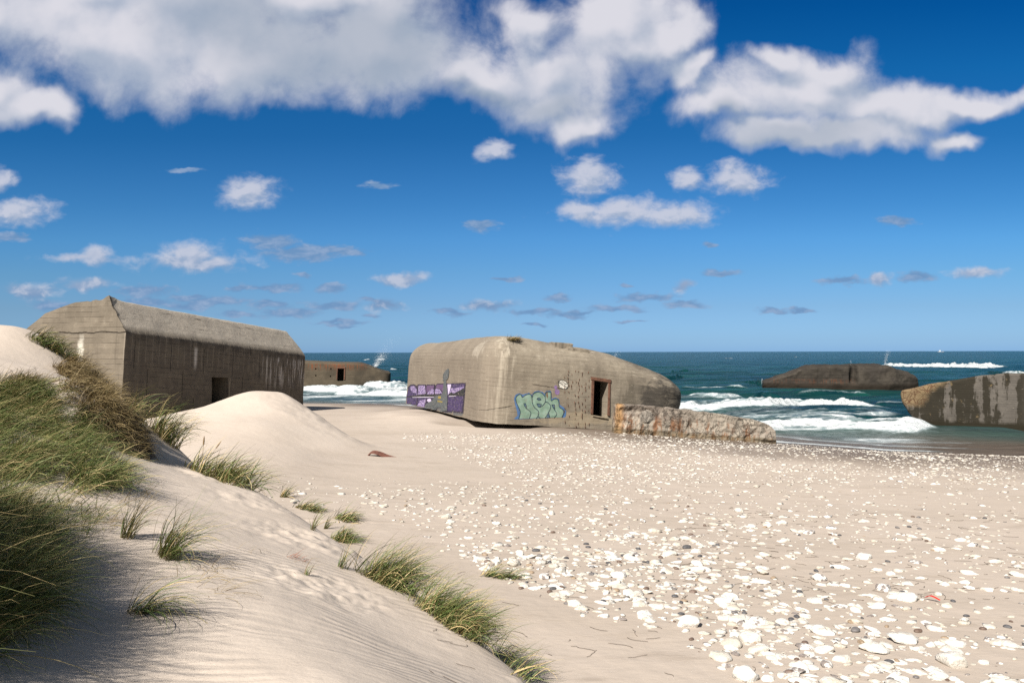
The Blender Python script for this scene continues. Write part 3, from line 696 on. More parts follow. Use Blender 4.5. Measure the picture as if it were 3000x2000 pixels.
# ---- 2. left bunker ---------------------------------------------------------
LF = frame(P(352, 1240, 35.0), (.316, .949), R(4.6))
lz0 = P(352, 1240, 35.0).z
prof = [(0, -2.2), (0, 4.02), (.05, 4.1), (1.04, 5.5), (1.14, 5.55), (1.3, 5.55), (3.0, 5.46), (3.2, 5.42), (4.87, 4.97), (5.93, 4.27), (6.8, 3.6), (7.2, 3.0), (7.2, -2.2)]
dens = []
for (a, c) in zip(prof[:-1], prof[1:]):
    n = max(1, int(math.hypot(c[0]-a[0], c[1]-a[1])/.16)); dens += [(a[0]+(c[0]-a[0])*k/n, a[1]+(c[1]-a[1])*k/n) for k in range(n)]
dens.append(prof[-1])
rings = []; LL = 14.3; nx_ = 80
zoff = 4.66-lz0-4.03
for k in range(nx_+1):
    x = LL*k/nx_; r = []
    for (y, z) in dens:
        zz = z+zoff; e = 0
        r.append((x, -(-y), zz))
    rings.append(r)
Vr = np.array(rings)
# far end hipped a little
n_, m_ = Vr.shape[0], Vr.shape[1]
i = np.arange(n_*m_).reshape(n_, m_); q = np.stack([i[:-1, :-1], i[1:, :-1], i[1:, 1:], i[:-1, 1:]], -1).reshape(-1, 4)
Vl = Vr.reshape(-1, 3)
# end caps as grids: fan towards a bottom-centre line
def capfaces(row, flip, base):
    out = []; V2 = []
    ring = Vl[row]; nlev = 26; zmin = -2.2+zoff
    for lv in range(1, nlev+1):
        f = 1-lv/(nlev+.0); V2.append(np.c_[ring[:, 0], 3.6+(ring[:, 1]-3.6)*max(f, .001), zmin+(ring[:, 2]-zmin)*max(f, .001)])
    return V2
caps = []; Vall = [Vl]; off = len(Vl); faces = [q]
for row, flip in ((i[0], False), (i[-1], True)):
    prev = row; 
    for r2 in capfaces(row, flip, off):
        cur = off+np.arange(m_); Vall.append(r2); off += m_
        f = np.stack([prev[:-1], prev[1:], cur[1:], cur[:-1]], -1); faces.append(f if not flip else f[:, ::-1]); prev = cur
Vl = np.concatenate(Vall)
# close the underside
Vl = np.array(Vl)
xx, yy, zz = Vl[:, 0], Vl[:, 1], Vl[:, 2]
hip = sstep(xx, 13.5, 14.3)*sstep(zz, 4.2+zoff, 5.6+zoff); Vl[:, 0] -= hip*.5
# knocked-up lump at the near roof corner, broken corner edge
lump = np.exp(-(((xx-.1)/.5)**2+((yy-1.18)/.2)**2))*(zz > 5.2+zoff); Vl[:, 2] += .15*lump
Vl = rough_np(Vl, .03, 1.1, 5.)
for k in range(len(Vl)):
    if Vl[k, 0] < .35 and Vl[k, 2] > 3.9+zoff and Vl[k, 1] < 2.2: Vl[k] += np.array(mnoise.noise_vector(Vector(Vl[k])*4))*.09
lme = mesh_np('hull', Vl, faces, True)
bm = bmesh.new(); bm.from_mesh(lme); bmesh.ops.remove_doubles(bm, verts=bm.verts, dist=.0005)
bmesh.ops.holes_fill(bm, edges=[e for e in bm.edges if e.is_boundary], sides=0); bmesh.ops.recalc_face_normals(bm, faces=bm.faces); bm.to_mesh(lme); bm.free()
wl = Wall(lme, LF)
dl = [wl.hit(u, v)[0] for u, v in ((620, 1104), (668, 1106), (668, 1178), (620, 1180))]
lme = cut(lme, [prism([Vector((q.x, -.5, q.z)) for q in dl], Vector((0, 1.9, 0))), box_me((min(q.x for q in dl)-.8, 1.2, min(q.z for q in dl)-.05), (max(q.x for q in dl)+1, 5, max(q.z for q in dl)+.1))])
def exL(g, p, col, h):
    x, y, z = g.sep(p); zt = 3.95+zoff
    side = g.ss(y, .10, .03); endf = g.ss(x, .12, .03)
    # the long wall's shade is mixed into its colour
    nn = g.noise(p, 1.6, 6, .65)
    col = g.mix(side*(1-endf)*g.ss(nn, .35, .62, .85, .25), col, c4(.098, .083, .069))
    # vertical formwork ribs high on the wall, coarse panel joints
    rib = g.ss(g.m('ABSOLUTE', g.m('FRACT', x/.42)-.5), .40, .5)*g.ss(z, zt-1.25, zt-1.15)*side
    col = g.mix(rib*.6, col, c4(.24, .205, .165)); h = h+rib*.25
    pj = g.ss(g.m('ABSOLUTE', g.m('FRACT', x/2.3+g.m('FLOOR', z/1.25)*.37)-.5), .482, .5)*side*(1-endf)
    col = g.mix(pj*.7, col, c4(.03, .026, .022)); h = h-pj*.5
    hj = g.ss(g.m('ABSOLUTE', g.m('FRACT', z/.47+g.noise(p, .6, 2)*.25)-.5), .455, .5)*g.ss(g.noise(g.v('MULTIPLY', p, (.5, .5, 3)), 1.3, 4), .42, .58)*side*(1-endf)
    col = g.mix(hj*.55, col, c4(.21, .18, .15)); h = h+hj*.3
    # white lime runs
    vs = g.noise(g.v('MULTIPLY', p, (3.4, 3.4, .22)), 1.5, 6, .7)
    area = g.ss(x, 9.3, 11.2)*g.ss(z, zt-2.3, zt-1.0)*g.ss(z, zt-.05, zt-.35)
    col = g.mix(g.ss(vs, .50, .62)*area*side*.9, col, c4(.62, .58, .54))
    one = g.ss(g.m('ABSOLUTE', x-4.6+(vs-.5)*.25), .16, .03)*g.ss(z, zt-1.5, zt-.9)*g.ss(z, zt-.1, zt-.4)*side
    col = g.mix(one*.8, col, c4(.55, .51, .47))
    run2 = g.ss(g.m('ABSOLUTE', y-2.55+(g.noise(p, 2, 4)-.5)*.55), .22, .03)*g.ss(z, 1.2+zoff, 2.2+zoff)*g.ss(z, 4.2+zoff, 3.2+zoff)*endf
    col = g.mix(run2*.75, col, c4(.60, .57, .50))
    crk = g.ss(g.m('ABSOLUTE', z-(4.02+zoff)-(g.noise(p, 1.2, 5)-.5)*.25), .05, .01)*endf
    col = g.mix(crk*.8, col, c4(.06, .05, .04)); h = h-crk
    # pale spalls on the roof slope
    rf = g.ss(z, zt+.1, zt+.5)*(1-endf)
    col = g.mix(rf*.75, col, g.mix(g.noise(p, 2.5, 6, .7), c4(.30, .262, .22), c4(.56, .50, .42)))
    sp_ = g.ss(g.noise(g.v('MULTIPLY', p, (.7, 2.5, 2.5)), 1.1, 6, .7), .60, .70)*rf
    col = g.mix(sp_*.6, col, c4(.42, .37, .31))
    dk = g.ss(g.noise(g.v('MULTIPLY', p, (.5, 3, 3)), 1.3, 6, .7), .60, .68)*rf
    col = g.mix(dk*.7, col, c4(.07, .058, .047))
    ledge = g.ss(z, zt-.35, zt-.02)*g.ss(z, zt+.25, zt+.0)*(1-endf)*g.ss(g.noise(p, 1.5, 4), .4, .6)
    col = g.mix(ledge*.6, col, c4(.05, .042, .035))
    return col, h
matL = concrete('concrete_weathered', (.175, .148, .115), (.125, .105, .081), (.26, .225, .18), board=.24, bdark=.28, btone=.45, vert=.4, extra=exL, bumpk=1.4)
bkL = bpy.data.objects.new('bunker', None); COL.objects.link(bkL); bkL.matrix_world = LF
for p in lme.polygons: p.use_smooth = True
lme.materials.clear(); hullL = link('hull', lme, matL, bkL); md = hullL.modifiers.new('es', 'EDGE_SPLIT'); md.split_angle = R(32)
tag(bkL, 'grey-brown gabled bunker with a dark shaded long wall behind the pale sand mound', 'bunker')
ex_ = max(q.x for q in dl)
o = link('door_edge', prism([(ex_, -.03, min(q.z for q in dl)), (ex_+.07, -.03, min(q.z for q in dl)), (ex_+.07, -.03, max(q.z for q in dl)), (ex_, -.03, max(q.z for q in dl))], Vector((0, .2, 0))), matC, bkL)
o['label'] = 'pale chipped door edge'

# ---- 3. far bunker behind, with doorway and holes ---------------------------
BF = frame((-34.5, 97.5, SEA), (.985, .17), R(.6))
BL_, BW = 19.2, 9.0
def hB(x, y): return 1-.05*sstep(x, 8, 13)-.33*sstep(x, 14.8, 19.2)
V, Fq = bunker_solid(BL_, BW, -2.0, 3.5, (.4, 1.0, .8, .4), .35, hB, ns=(110, 40), nwall=18, amp=.05, sc_=.7, seed=8., crown=.1)
bme = mesh_np('hull', V, Fq, True); wb_ = Wall(bme, BF)
def cutq(wall, quad, depth=1.2): 
    pl = [wall.hit(u, v)[0] for u, v in quad]
    ys_ = min(q.y for q in pl)
    return prism([Vector((q.x, ys_-.6, q.z)) for q in pl], Vector((0, depth+.6, 0)))
holes = [cutq(wb_, [(990, 1079.5), (1008, 1079.5), (1006.5, 1116), (988.5, 1116)], 2.5)]
for (u, v) in ((925, 1080), (925, 1100), (969.5, 1080), (968, 1102)): holes.append(cutq(wb_, [(u-2, v-2), (u+2, v-2), (u+2, v+2), (u-2, v+2)], .8))
bme = cut(bme, holes)
def rustdrip(zline, amt, xs=(0, 99), colr=(.15, .05, .022)):
    def f(g, p, col, h):
        x, y, z = g.sep(p)
        vs = g.noise(g.v('MULTIPLY', p, (5.5, 5.5, .35)), 1.3, 5, .65)
        band = g.ss(z, zline-1.0, zline-.2)*g.ss(z, zline+.15, zline-.05)*g.ss(x, xs[0], xs[0]+.6)*g.ss(x, xs[1], xs[1]-.8)
        col = g.mix(g.ss(vs, .46, .60)*band*amt, col, colr+(1,))
        return col, h
    return f
def exB(g, p, col, h):
    col, h = rustdrip(3.15, .85, (5.5, 16.5))(g, p, col, h)
    x, y, z = g.sep(p); nn = g.noise(p, .8, 6, .65)
    col = g.mix(g.ss(x, 13, 17)*g.ss(nn, .40, .62)*.8, col, c4(.04, .034, .026))
    col = g.mix(g.ss(z, .75, .1)*.8, col, c4(.055, .048, .028))
    return col, h
matB = concrete('concrete_far', (.10, .080, .056), (.062, .05, .036), (.155, .13, .095), board=.3, bdark=.3, vert=.3, extra=exB)
bkB = bpy.data.objects.new('bunker', None); COL.objects.link(bkB); bkB.matrix_world = BF
for p in bme.polygons: p.use_smooth = True
bme.materials.clear(); hb = link('hull', bme, matB, bkB); md = hb.modifiers.new('es', 'EDGE_SPLIT'); md.split_angle = R(40)
tag(bkB, 'brown flat bunker standing in the surf, with a small black doorway and four round holes', 'bunker')
fb = bpy.data.objects.new('door_frame', None); COL.objects.link(fb); fb.parent = bkB
bar_on([(986, 1075), (1012, 1075), (1012, 1079), (986, 1079)], .08, .15, 'lintel', RUST, fb, wb_)
bar_on([(1008.6, 1079.5), (1012, 1079.5), (1010.5, 1112), (1007.2, 1112)], .06, .15, 'jamb', RUST, fb, wb_)
bar_on([(986.3, 1079.5), (989.3, 1079.5), (987.8, 1112), (985, 1112)], .06, .15, 'jamb', RUST, fb, wb_)

# ---- 4. half sunk bunker in mid sea -----------------------------------------
q0 = sea_pt(2236, 1141)
MF = frame((q0[0], q0[1], SEA), (.954, -.30), R(0))
def hM(x, y): return np.interp(x, [0, .5, 2.2, 3.8, 5.2, 8.2, 10.4, 13.2, 14.3, 15.9, 17.1], [.34, .37, .55, .80, .96, .985, 1.0, 1.0, .88, .68, .52])
def dM(V):
    x, y, z = V.T; c = np.exp(-((x-9.9)/.35)**4)*sstep(-y, -1.6, -.0)*sstep(z, .5, 1.0); V[:, 1] += c*1.1
    V[:, 1] += sstep(x, 13.2, 17)*2.2*(1-sstep(y, 0, 6)); return V
V, Fq = bunker_solid(17.1, 8.5, -2.0, 2.85, (.5, 1.0, 1, .6), .55, hM, ns=(120, 40), nwall=26, amp=.22, sc_=.7, seed=21., crown=.05, deform=dM)
mme = mesh_np('hull', V, Fq, True)
def exM(g, p, col, h):
    col, h = rustdrip(1.25, .62, (.5, 10.5), (.085, .036, .02))(g, p, col, h)
    x, y, z = g.sep(p); nn = g.noise(p, .7, 6, .7)
    col = g.mix(g.ss(nn, .44, .62)*.75, col, c4(.035, .03, .026))
    col = g.mix(g.ss(z, 1.0, .45), col, c4(.018, .014, .010))
    col = g.mix(g.ss(z, 2.2, 2.6)*g.ss(g.noise(p, .9, 4), .35, .6)*.8, col, c4(.03, .026, .022))
    return col, h
matM = concrete('concrete_sea_dark', (.055, .047, .038), (.026, .022, .018), (.115, .10, .083), board=.35, bdark=.25, vert=.5, extra=exM, bumpk=1.8)
bkM = tag(link('bunker', mme, matM, None, MF), 'dark low bunker hull lying offshore with waves around it', 'bunker')

# ---- 5. right bunker at the water's edge ------------------------------------
RF = frame((23.05, 46.6, SEA), (.80, -.60), R(0))
def hR(x, y): return np.interp(x, [0, .5, 1.6, 3.2, 5.2, 7.5, 14], [.66, .70, .80, .90, 1.0, 1.04, 1.06])
def dR(V):
    x, y, z = V.T
    V[:, 0] += (1-sstep(x, 0, 3.0))*np.clip(1.9-z, 0, 3)*.50*sstep(2.6-z, 0, 2.6)
    V[:, 2] -= .13*np.clip(y-.3, 0, 9)*sstep(z, .8, 1.6)
    return V
V, Fq = bunker_solid(14, 9, -1.6, 3.25, (.18, .3, .3, .3), .16, hR, ns=(110, 60), nwall=22, amp=.075, sc_=.8, seed=31., crown=.0, deform=dR)
rme = mesh_np('hull', V, Fq, True)
def exR(g, p, col, h):
    x, y, z = g.sep(p)
    vb = g.noise(g.v('MULTIPLY', p, (1, 1, .13)), .95, 5, .6); nn = g.noise(p, 1.3, 6, .7)
    mk = g.ss(vb+(nn-.5)*.30, .455, .50)*g.ss(x, 7.6, 5.6)
    col = g.mix(mk*.93, col, c4(.020, .017, .011))
    col = g.mix(g.ss(g.noise(p, 2.1, 5, .7), .60, .68)*mk*.6, col, c4(.20, .145, .075))
    # ochre crumbling corner with brown net of cracks
    oc = g.ss(x+(nn-.5)*2.2-(z-1.5)*1.0, 1.5, .6)*g.ss(z, 1.1, 1.5)
    col = g.mix(oc*.85, col, c4(.19, .135, .075))
    cr = g.ss(g.vor(g.v('ADD', p, g.v('SCALE', g.noise(p, 1.6, 5, color=True), scale=.75)), 3.2, 'DISTANCE_TO_EDGE'), .10, .02)*oc
    col = g.mix(cr*g.ss(g.noise(p, 1.7, 4), .36, .58)*.85, col, c4(.075, .03, .018)); h = h-cr*.5
    col = g.mix(oc*g.ss(g.noise(p, 3.1, 6, .7), .5, .66)*.6, col, c4(.12, .075, .045))
    fl_ = g.ss(g.noise(g.v('MULTIPLY', p, (1.5, 1.5, 7)), 1.7, 6, .72), .63, .69)
    col = g.mix(fl_*.6, col, c4(.36, .31, .24))
    col = g.mix(g.ss(z+(nn-.5)*.5, .62, .35), col, c4(.018, .015, .009))
    return col, h
matR = concrete('concrete_streaked', (.112, .10, .088), (.083, .074, .064), (.18, .162, .135), board=.13, bdark=.45, vert=.25, extra=exR)
tag(link('bunker', rme, matR, None, RF), 'grey bunker with black vertical streaks and an ochre corner at the shallow water edge', 'bunker')

# ---- 6. broken slab ---------------------------------------------------------
a0 = P(1797, 1258, 37.6); a1 = P(2275, 1291, 37.2); ax = (a1-a0); SL = math.hypot(ax.x, ax.y)
SF = frame((a0.x, a0.y, a0.z), (ax.x/SL, ax.y/SL), math.atan2(-(ax.z), SL))
bm = bmesh.new(); nxs, nys, nzs = 150, 18, 26
def slab_h(x): return np.interp(x, [0, .15, .5, 2, 4, 5.5, 7.0, 7.35, 7.7, SL], [1.12, 1.24, 1.23, 1.20, 1.12, 1.0, .82, .70, .38, .2])
rings = []
for k in range(nxs+1):
    x = SL*k/nxs; hgt = float(slab_h(x)); w = .95; r = []
    for j in range(nzs): r.append((x, 0, -.5+(hgt+.5)*j/nzs))
    for j in range(nys): r.append((x, w*j/nys, hgt))
    for j in range(nzs): r.append((x, w, hgt-(hgt+.5)*j/nzs))
    for j in range(nys): r.append((x, w-w*j/nys, -.5))
    rings.append(r)
V, Fq = solid_from_rings(rings)
jit = rough_np(V, .07, 1.9, 41., .5); 
for k in range(len(V)):
    x, y, z = V[k]; 
    if abs(y) < .01:
        rb = 0
        for c_ in (.62, 1.25, 3.0, 5.3): rb += .05*math.exp(-((x-c_-.05*z)/.07)**2)
        jit[k, 1] -= rb; jit[k, 1] += .16*max(0, mnoise.noise(Vector((x*2.6, z*2.6, 7))))
        dd = math.hypot(x-1.55, (z-.72)*1.0); jit[k, 1] += .05*math.exp(-((dd-.34)/.06)**2)
sme = mesh_np('slab', jit, Fq, False)
bm.free()
def exS(g, p, col, h):
    x, y, z = g.sep(p); nn = g.noise(p, 2.4, 6, .7); vs = g.noise(g.v('MULTIPLY', p, (3.5, 3.5, .7)), 1.2, 6, .7, .5); big_ = g.noise(p, .9, 5, .65)
    up = g.ss(z+(nn-.5)*.7, .48, .72)*g.ss(x, 4.6, 2.2)
    col = g.mix(up*g.ss(nn, .32, .5)*.7, col, c4(.12, .095, .08))
    rmk = g.ss(vs, .46, .60)*g.ss(z, .95, .45)*g.ss(big_, .38, .50)
    col = g.mix(rmk*.9, col, c4(.17, .082, .042))
    col = g.mix(g.ss(vs, .60, .70)*g.ss(big_, .5, .6)*.8, col, c4(.12, .045, .025))
    end = g.ss(x, .55, .25)*g.ss(x, -.02, .12)
    col = g.mix(end*.75, col, c4(.36, .205, .085))
    col = g.mix(g.ss(x, 6.6, 6.9)*.5, col, c4(.20, .175, .15))
    dd = g.m('SQRT', (x-1.55)*(x-1.55)+(z-.72)*(z-.72))
    col = g.mix(g.ss(dd, .36, .28)*.7, col, c4(.22, .20, .175))
    ck = g.ss(g.m('ABSOLUTE', g.noise(g.v('MULTIPLY', p, (1.2, 1, .6)), 1.3, 6, .7, .8)-.5), .022, .004)
    col = g.mix(ck*.0, col, c4(.05, .04, .03)); h = h*1.6-ck
    col = g.mix(g.ss(z+(nn-.5)*.3, .16, .02)*.6, col, c4(.09, .065, .03))
    return col, h
matS = concrete('concrete_rusty', (.33, .29, .24), (.215, .188, .155), (.47, .42, .355), board=3., bdark=0., btone=.1, vert=.15, extra=exS, bumpk=1.3)
slab = tag(link('broken_slab', sme, matS, None, SF), 'long broken concrete slab with rust stains lying in front of the tan bunker', 'slab')

# ------------------------------------------------------------------ stones
def rock_mesh(name, sub, seed, sx, sy, sz, planes=7, amp=.16):
    rnd = random.Random(seed); bm = bmesh.new(); bmesh.ops.create_icosphere(bm, subdivisions=sub, radius=1.)
    pl = []
    for _ in range(planes):
        d = Vector((rnd.gauss(0, 1), rnd.gauss(0, 1), rnd.gauss(0, .8))).normalized(); pl.append((d, rnd.uniform(.55, .85)))
    off = Vector((seed*3.7, seed*1.3, 0))
    for v in bm.verts:
        c = v.co.copy(); c *= 1+amp*2.2*mnoise.noise(c*1.1+off)+amp*mnoise.noise(c*2.6+off)
        for d, k in pl:
            t = c.dot(d)
            if t > k: c -= d*(t-k)*.88
        c *= 1+amp*.25*mnoise.noise(c*6+off)
        v.co = Vector((c.x*sx, c.y*sy, c.z*sz))
    me = bpy.data.meshes.new(name); bm.to_mesh(me); bm.free()
    for p in me.polygons: p.use_smooth = True
    return me
mt, g, b = new_mat('chalk_stone')
p = g.coord('Object'); oi = g.node('ShaderNodeObjectInfo'); rnd_ = S(g, oi.outputs['Random']); gp = g.geo()
n1 = g.noise(g.v('ADD', p, g.comb(rnd_*50, 0.0, 0.0)), 2.2, 6, .7); nf = g.noise(gp, 24, 5, .65); nl = g.noise(gp, 5.5, 3, .6)
cs = g.mix(g.lin(rnd_, 0, 1), c4(.66, .635, .59), c4(.44, .395, .33))
cs = g.mix(g.ss(nl, .40, .60)*.6, cs, c4(.66, .645, .615)); cs = g.mix(g.ss(nl, .62, .70)*.7, cs, c4(.36, .325, .28))
nf2 = g.noise(gp, 13, 5, .7); cs = g.mix(g.ss(nf2, .57, .66)*.6, cs, c4(.33, .295, .265)); cs = g.mix(g.ss(nf, .60, .70)*.75, cs, c4(.24, .21, .19))
g.put(b.inputs['Base Color'], cs); b.inputs['Roughness'].default_value = .85; b.inputs['Specular IOR Level'].default_value = .2
g.put(b.inputs['Normal'], g.bump(nf+g.noise(gp, 9, 4)*1.2, .7, .03)); CHALK = mt
mt, g, b = new_mat('flinty_stone'); gp = g.geo(); nf = g.noise(gp, 11, 6, .7)
g.put(b.inputs['Base Color'], g.mix(g.ss(nf, .45, .56), c4(.74, .72, .68), c4(.20, .17, .155))); b.inputs['Roughness'].default_value = .7
g.put(b.inputs['Normal'], g.bump(nf, .8, .04)); FLINT = mt
def pebmat(name, col):
    mt, g, b = new_mat(name); gp = g.geo(); nf = g.noise(gp, 40, 4, .6); g.put(b.inputs['Base Color'], g.mix(g.lin(nf, .3, .7), tuple(c*.75 for c in col)+(1,), tuple(c*1.2 for c in col)+(1,)))
    b.inputs['Roughness'].default_value = .6; return mt
PEB = [('dark grey', pebmat('pebble_dark', (.07, .068, .072))), ('brown', pebmat('pebble_brown', (.125, .085, .065))), ('grey', pebmat('pebble_grey', (.13, .12, .118))), ('tan', pebmat('pebble_tan', (.27, .20, .135)))]
SHAPES = [('long flat', (1.0, .5, .30)), ('flat', (1.0, .75, .26)), ('angular', (1.0, .8, .52)), ('blocky', (1.0, .82, .6)), ('slender', (1.0, .36, .30)), ('rounded', (1.0, .78, .42))]
NEAR = []
for k in range(18):
    nm, s = SHAPES[k % 6]; NEAR.append((nm, rock_mesh('stone', 3, 100+k, *s, planes=9 if nm in ('angular', 'blocky') else 6)))
FARM = [rock_mesh('stone_small', 2 if k < 4 else 1, 200+k, *SHAPES[k % 6][1], planes=5, amp=.22) for k in range(8)]
PEBM = [rock_mesh('pebble', 3, 300+k, 1, .72, .45, planes=2, amp=.06) for k in range(5)]
LINE = [(900, 1380), (1000, 1452), (1230, 1560), (1420, 1690), (1700, 1800), (2000, 1870), (2150, 2000), (2300, 2200)]
def density(u, v):
    """stones wanted per square metre at a spot, read off the photograph"""
    ul = np.interp(v, [q[1] for q in LINE], [q[0] for q in LINE])
    right = sstep(u-ul, -40, 60)
    band = sstep(v, 1395, 1450)*right
    core = band*(.35+.65*np.exp(-((u-ul-420)/480)**2))
    far = sstep(v, 1262, 1280)*(1-sstep(v, 1400, 1450))*sstep(u, np.interp(v, [1270, 1300, 1340, 1400], [1150, 1230, 1330, 1500])-30, np.interp(v, [1270, 1300, 1340, 1400], [1150, 1230, 1330, 1500])+40)
    thin = sstep(u, 760, 820)*np.exp(-((v-1440)/34)**2)*(1-sstep(u, 1150, 1250))
    return core, far, thin
NC = 120000
sx_ = RNG.uniform(-7, 30, NC); sy_ = RNG.uniform(4.6, 40, NC)
sz_ = Z(sx_, sy_); U, W_ = proj(sx_, sy_, sz_)
core, far, thin = density(U, W_)
clump = sstep(fbm(sx_*.45, sy_*.45, 3), -.6, .45)
shd = polydist(sx_, sy_, SHORE)
dens_ = np.maximum(np.maximum(core*np.interp(sy_, [5, 9, 13, 18, 25], [1.05, .90, .62, .34, .24])*(.35+.9*clump), far*.34*(.25+.9*clump)), thin*.10)*(shd > .3)
dens_ = np.where((shd > .2) & (shd < 5) & (U > 1850) & (W_ > 1262), np.maximum(dens_, .11), dens_)
infr = (U > -60) & (U < 4000) & (W_ < 2500)
acc = (RNG.random(NC) < dens_) & infr
sx_, sy_, sz_, U, W_, shd = sx_[acc], sy_[acc], sz_[acc], U[acc], W_[acc], shd[acc]; core = core[acc]; far = far[acc]
n = len(sx_)
size = np.clip(RNG.lognormal(math.log(.047), .50, n), .014, .14)*np.where(sy_ < 12, 1.12, .95)*np.where(shd < 5, .8, 1.)
# named stones seen in the photo: (u, v, half-length, yaw deg, shape, label)
HERO = [(2012, 1605, .075, 20, 'peb0', 'dark charcoal rounded stone alone among white stones right of the middle'), (1570, 1614, .062, 10, 'peb0', 'dark slate pebble beside the left edge of the stone field'),
        (2020, 1832, .13, -15, 'blocky', 'large pitted cream stone with a dark hollow underneath on bare sand'), (2790, 1945, .17, 50, 'blocky', 'biggest upright white block stone near the bottom right'),
        (2690, 1850, .05, 20, 'peb1', 'reddish brown oval pebble between white stones'), (2505, 1848, .065, 40, 'peb2', 'smooth slate grey oval pebble leaning on white stones'),
        (2645, 1738, .055, -10, 'peb0', 'greenish black round stone wedged beside a row of white chalk'), (1505, 1655, .12, 30, 'angular', 'cracked white stone by the lone grass tuft'), (1595, 1693, .10, 10, 'flint', 'white and grey cracked flint on bare sand below the lone tuft'),
        (2400, 1698, .11, -10, 'flint', 'grey mottled flint lying at an angle in the stone field'), (2165, 1498, .13, 20, 'angular', 'upright white stone standing taller than its neighbours far in the field'),
        (2180, 1985, .14, 70, 'angular', 'tall white stone at the lower picture edge'), (2650, 1878, .16, 10, 'flat', 'broad white stone with a dark cracked front edge'), (2560, 1905, .15, 0, 'flat', 'smooth wide white stone with black pits on one side'),
        (2235, 1680, .11, 70, 'rounded', 'egg shaped pale bluish white stone'), (1455, 1535, .09, 0, 'flat', 'white flat stone at the left tip of the field'), (2420, 1950, .07, 30, 'flint', 'small black and white flint near the bottom')]
stone_n = 0
def put(me, mat, x, y, L, yaw, tilt, name, sink=.30):
    m2 = me
    key = (me.name, mat.name)
    if key not in CACHE:
        c = me.copy(); c.materials.clear(); c.materials.append(mat); CACHE[key] = c
    o = bpy.data.objects.new(name, CACHE[key]); COL.objects.link(o)
    o.scale = (L, L, L); o.rotation_euler = (tilt[0], tilt[1], yaw); o.location = (x, y, zat(x, y)+L*(.35-sink))
    return o
CACHE = {}
hx = []
for (u, v, L, yaw, kind, lab) in HERO:
    p = hit(u, v); hx.append((p.x, p.y, L))
    if kind.startswith('peb'): o = put(random.choice(PEBM), PEB[int(kind[3])][1], p.x, p.y, L, R(yaw), (0, 0), 'pebble', .1); tag(o, lab, 'pebble', 'dark pebbles among the white stones')
    else:
        me_ = [m for nm, m in NEAR if nm == (kind if kind != 'flint' else 'angular')]; o = put(random.choice(me_), FLINT if kind == 'flint' else CHALK, p.x, p.y, L, R(yaw), (.15, .1), 'stone', .12); tag(o, lab, 'stone', 'white stones scattered on the beach')
hx = np.array(hx)
# the biggest showing stones become things; the rest is one mass
show = size/sy_
clash = np.zeros(n, bool)
for (ax_, ay_, L) in hx: clash |= np.hypot(sx_-ax_, sy_-ay_) < L*1.0+size*.8
ispeb = RNG.random(n) < .15
size = np.where(ispeb, np.clip(size*.58, .012, .048), size); show = np.where((U > 0) & (U < 3000) & (W_ < 2000), size/sy_, 0)
order = np.argsort(-show); order = order[~clash[order]]
wi = [k for k in order if not ispeb[k]]; pi = [k for k in order if ispeb[k]]
zone = lambda u, v: 'beside the bare sand along the field edge' if u < np.interp(v, [q[1] for q in LINE], [q[0] for q in LINE])+260 else ('in the nearest bottom right part of the field' if v > 1800 else ('in the middle of the stone field' if v > 1560 else 'in the farther part of the stone field'))
sz_word = lambda L: 'large' if L > .12 else ('medium' if L > .075 else 'small')
tally = {}
for k in wi[:280]:
    nm, me_ = NEAR[RNG.integers(len(NEAR))]; fl = RNG.random() < .10
    if nm in ('angular', 'blocky') and size[k] < .05: nm, me_ = NEAR[1]
    yaw = RNG.normal(-.25, .8); o = put(me_, FLINT if fl else CHALK, sx_[k], sy_[k], size[k], yaw, (RNG.normal(0, .12), RNG.normal(0, .12)), 'stone', RNG.uniform(.26, .46))
    o.scale = (size[k], size[k]*RNG.uniform(.8, 1.15), size[k]*RNG.uniform(.6, 1.0))
    tag(o, f"{sz_word(size[k])} {nm} {'black-veined flint' if fl else 'white'} stone {zone(U[k], W_[k])}", 'stone', 'white stones scattered on the beach')
for k in pi[:150]:
    c = RNG.integers(len(PEB)); o = put(PEBM[RNG.integers(5)], PEB[c][1], sx_[k], sy_[k], size[k], RNG.uniform(0, 6.28), (0, 0), 'pebble', .15)
    tag(o, f"{PEB[c][0]} smooth pebble {zone(U[k], W_[k])}", 'pebble', 'dark pebbles among the white stones')
def merge_stones(name, idx, mats, meshes, matpick):
    Vs = []; Fs = []; mi = []; off = 0
    geo = []
    for me_ in meshes:
        v = np.empty(len(me_.vertices)*3); me_.vertices.foreach_get('co', v); f = np.empty(len(me_.polygons)*3, dtype=int); me_.polygons.foreach_get('vertices', f); geo.append((v.reshape(-1, 3), f.reshape(-1, 3)))
    for k in idx:
        v, f = geo[RNG.integers(len(geo))] if sy_[k] < 16 or len(geo) < 5 else geo[RNG.integers(4, len(geo))]
        a = RNG.normal(-.25, .9); c, s = math.cos(a), math.sin(a); L = size[k]; w = v*np.array([1, RNG.uniform(.75, 1.2), RNG.uniform(.55, 1.05)])*L
        w = np.c_[w[:, 0]*c-w[:, 1]*s, w[:, 0]*s+w[:, 1]*c, w[:, 2]]+np.array([sx_[k], sy_[k], sz_[k]+L*RNG.uniform(-.08, .10)])
        Vs.append(w); Fs.append(f+off); off += len(w); mi.append(np.full(len(f), matpick()))
    me_ = mesh_np(name, np.concatenate(Vs), np.concatenate(Fs), True)
    for m_ in mats: me_.materials.append(m_)
    me_.polygons.foreach_set('material_index', np.concatenate(mi).astype(np.int32)); me_.update()
    o = link(name, me_); o['kind'] = 'stuff'; return o
merge_stones('stones', wi[280:], [CHALK, FLINT], FARM, lambda: int(RNG.random() < .12))
merge_stones('pebbles', pi[150:], [m for _, m in PEB], PEBM[:2] if False else FARM[4:], lambda: int(RNG.integers(4)))
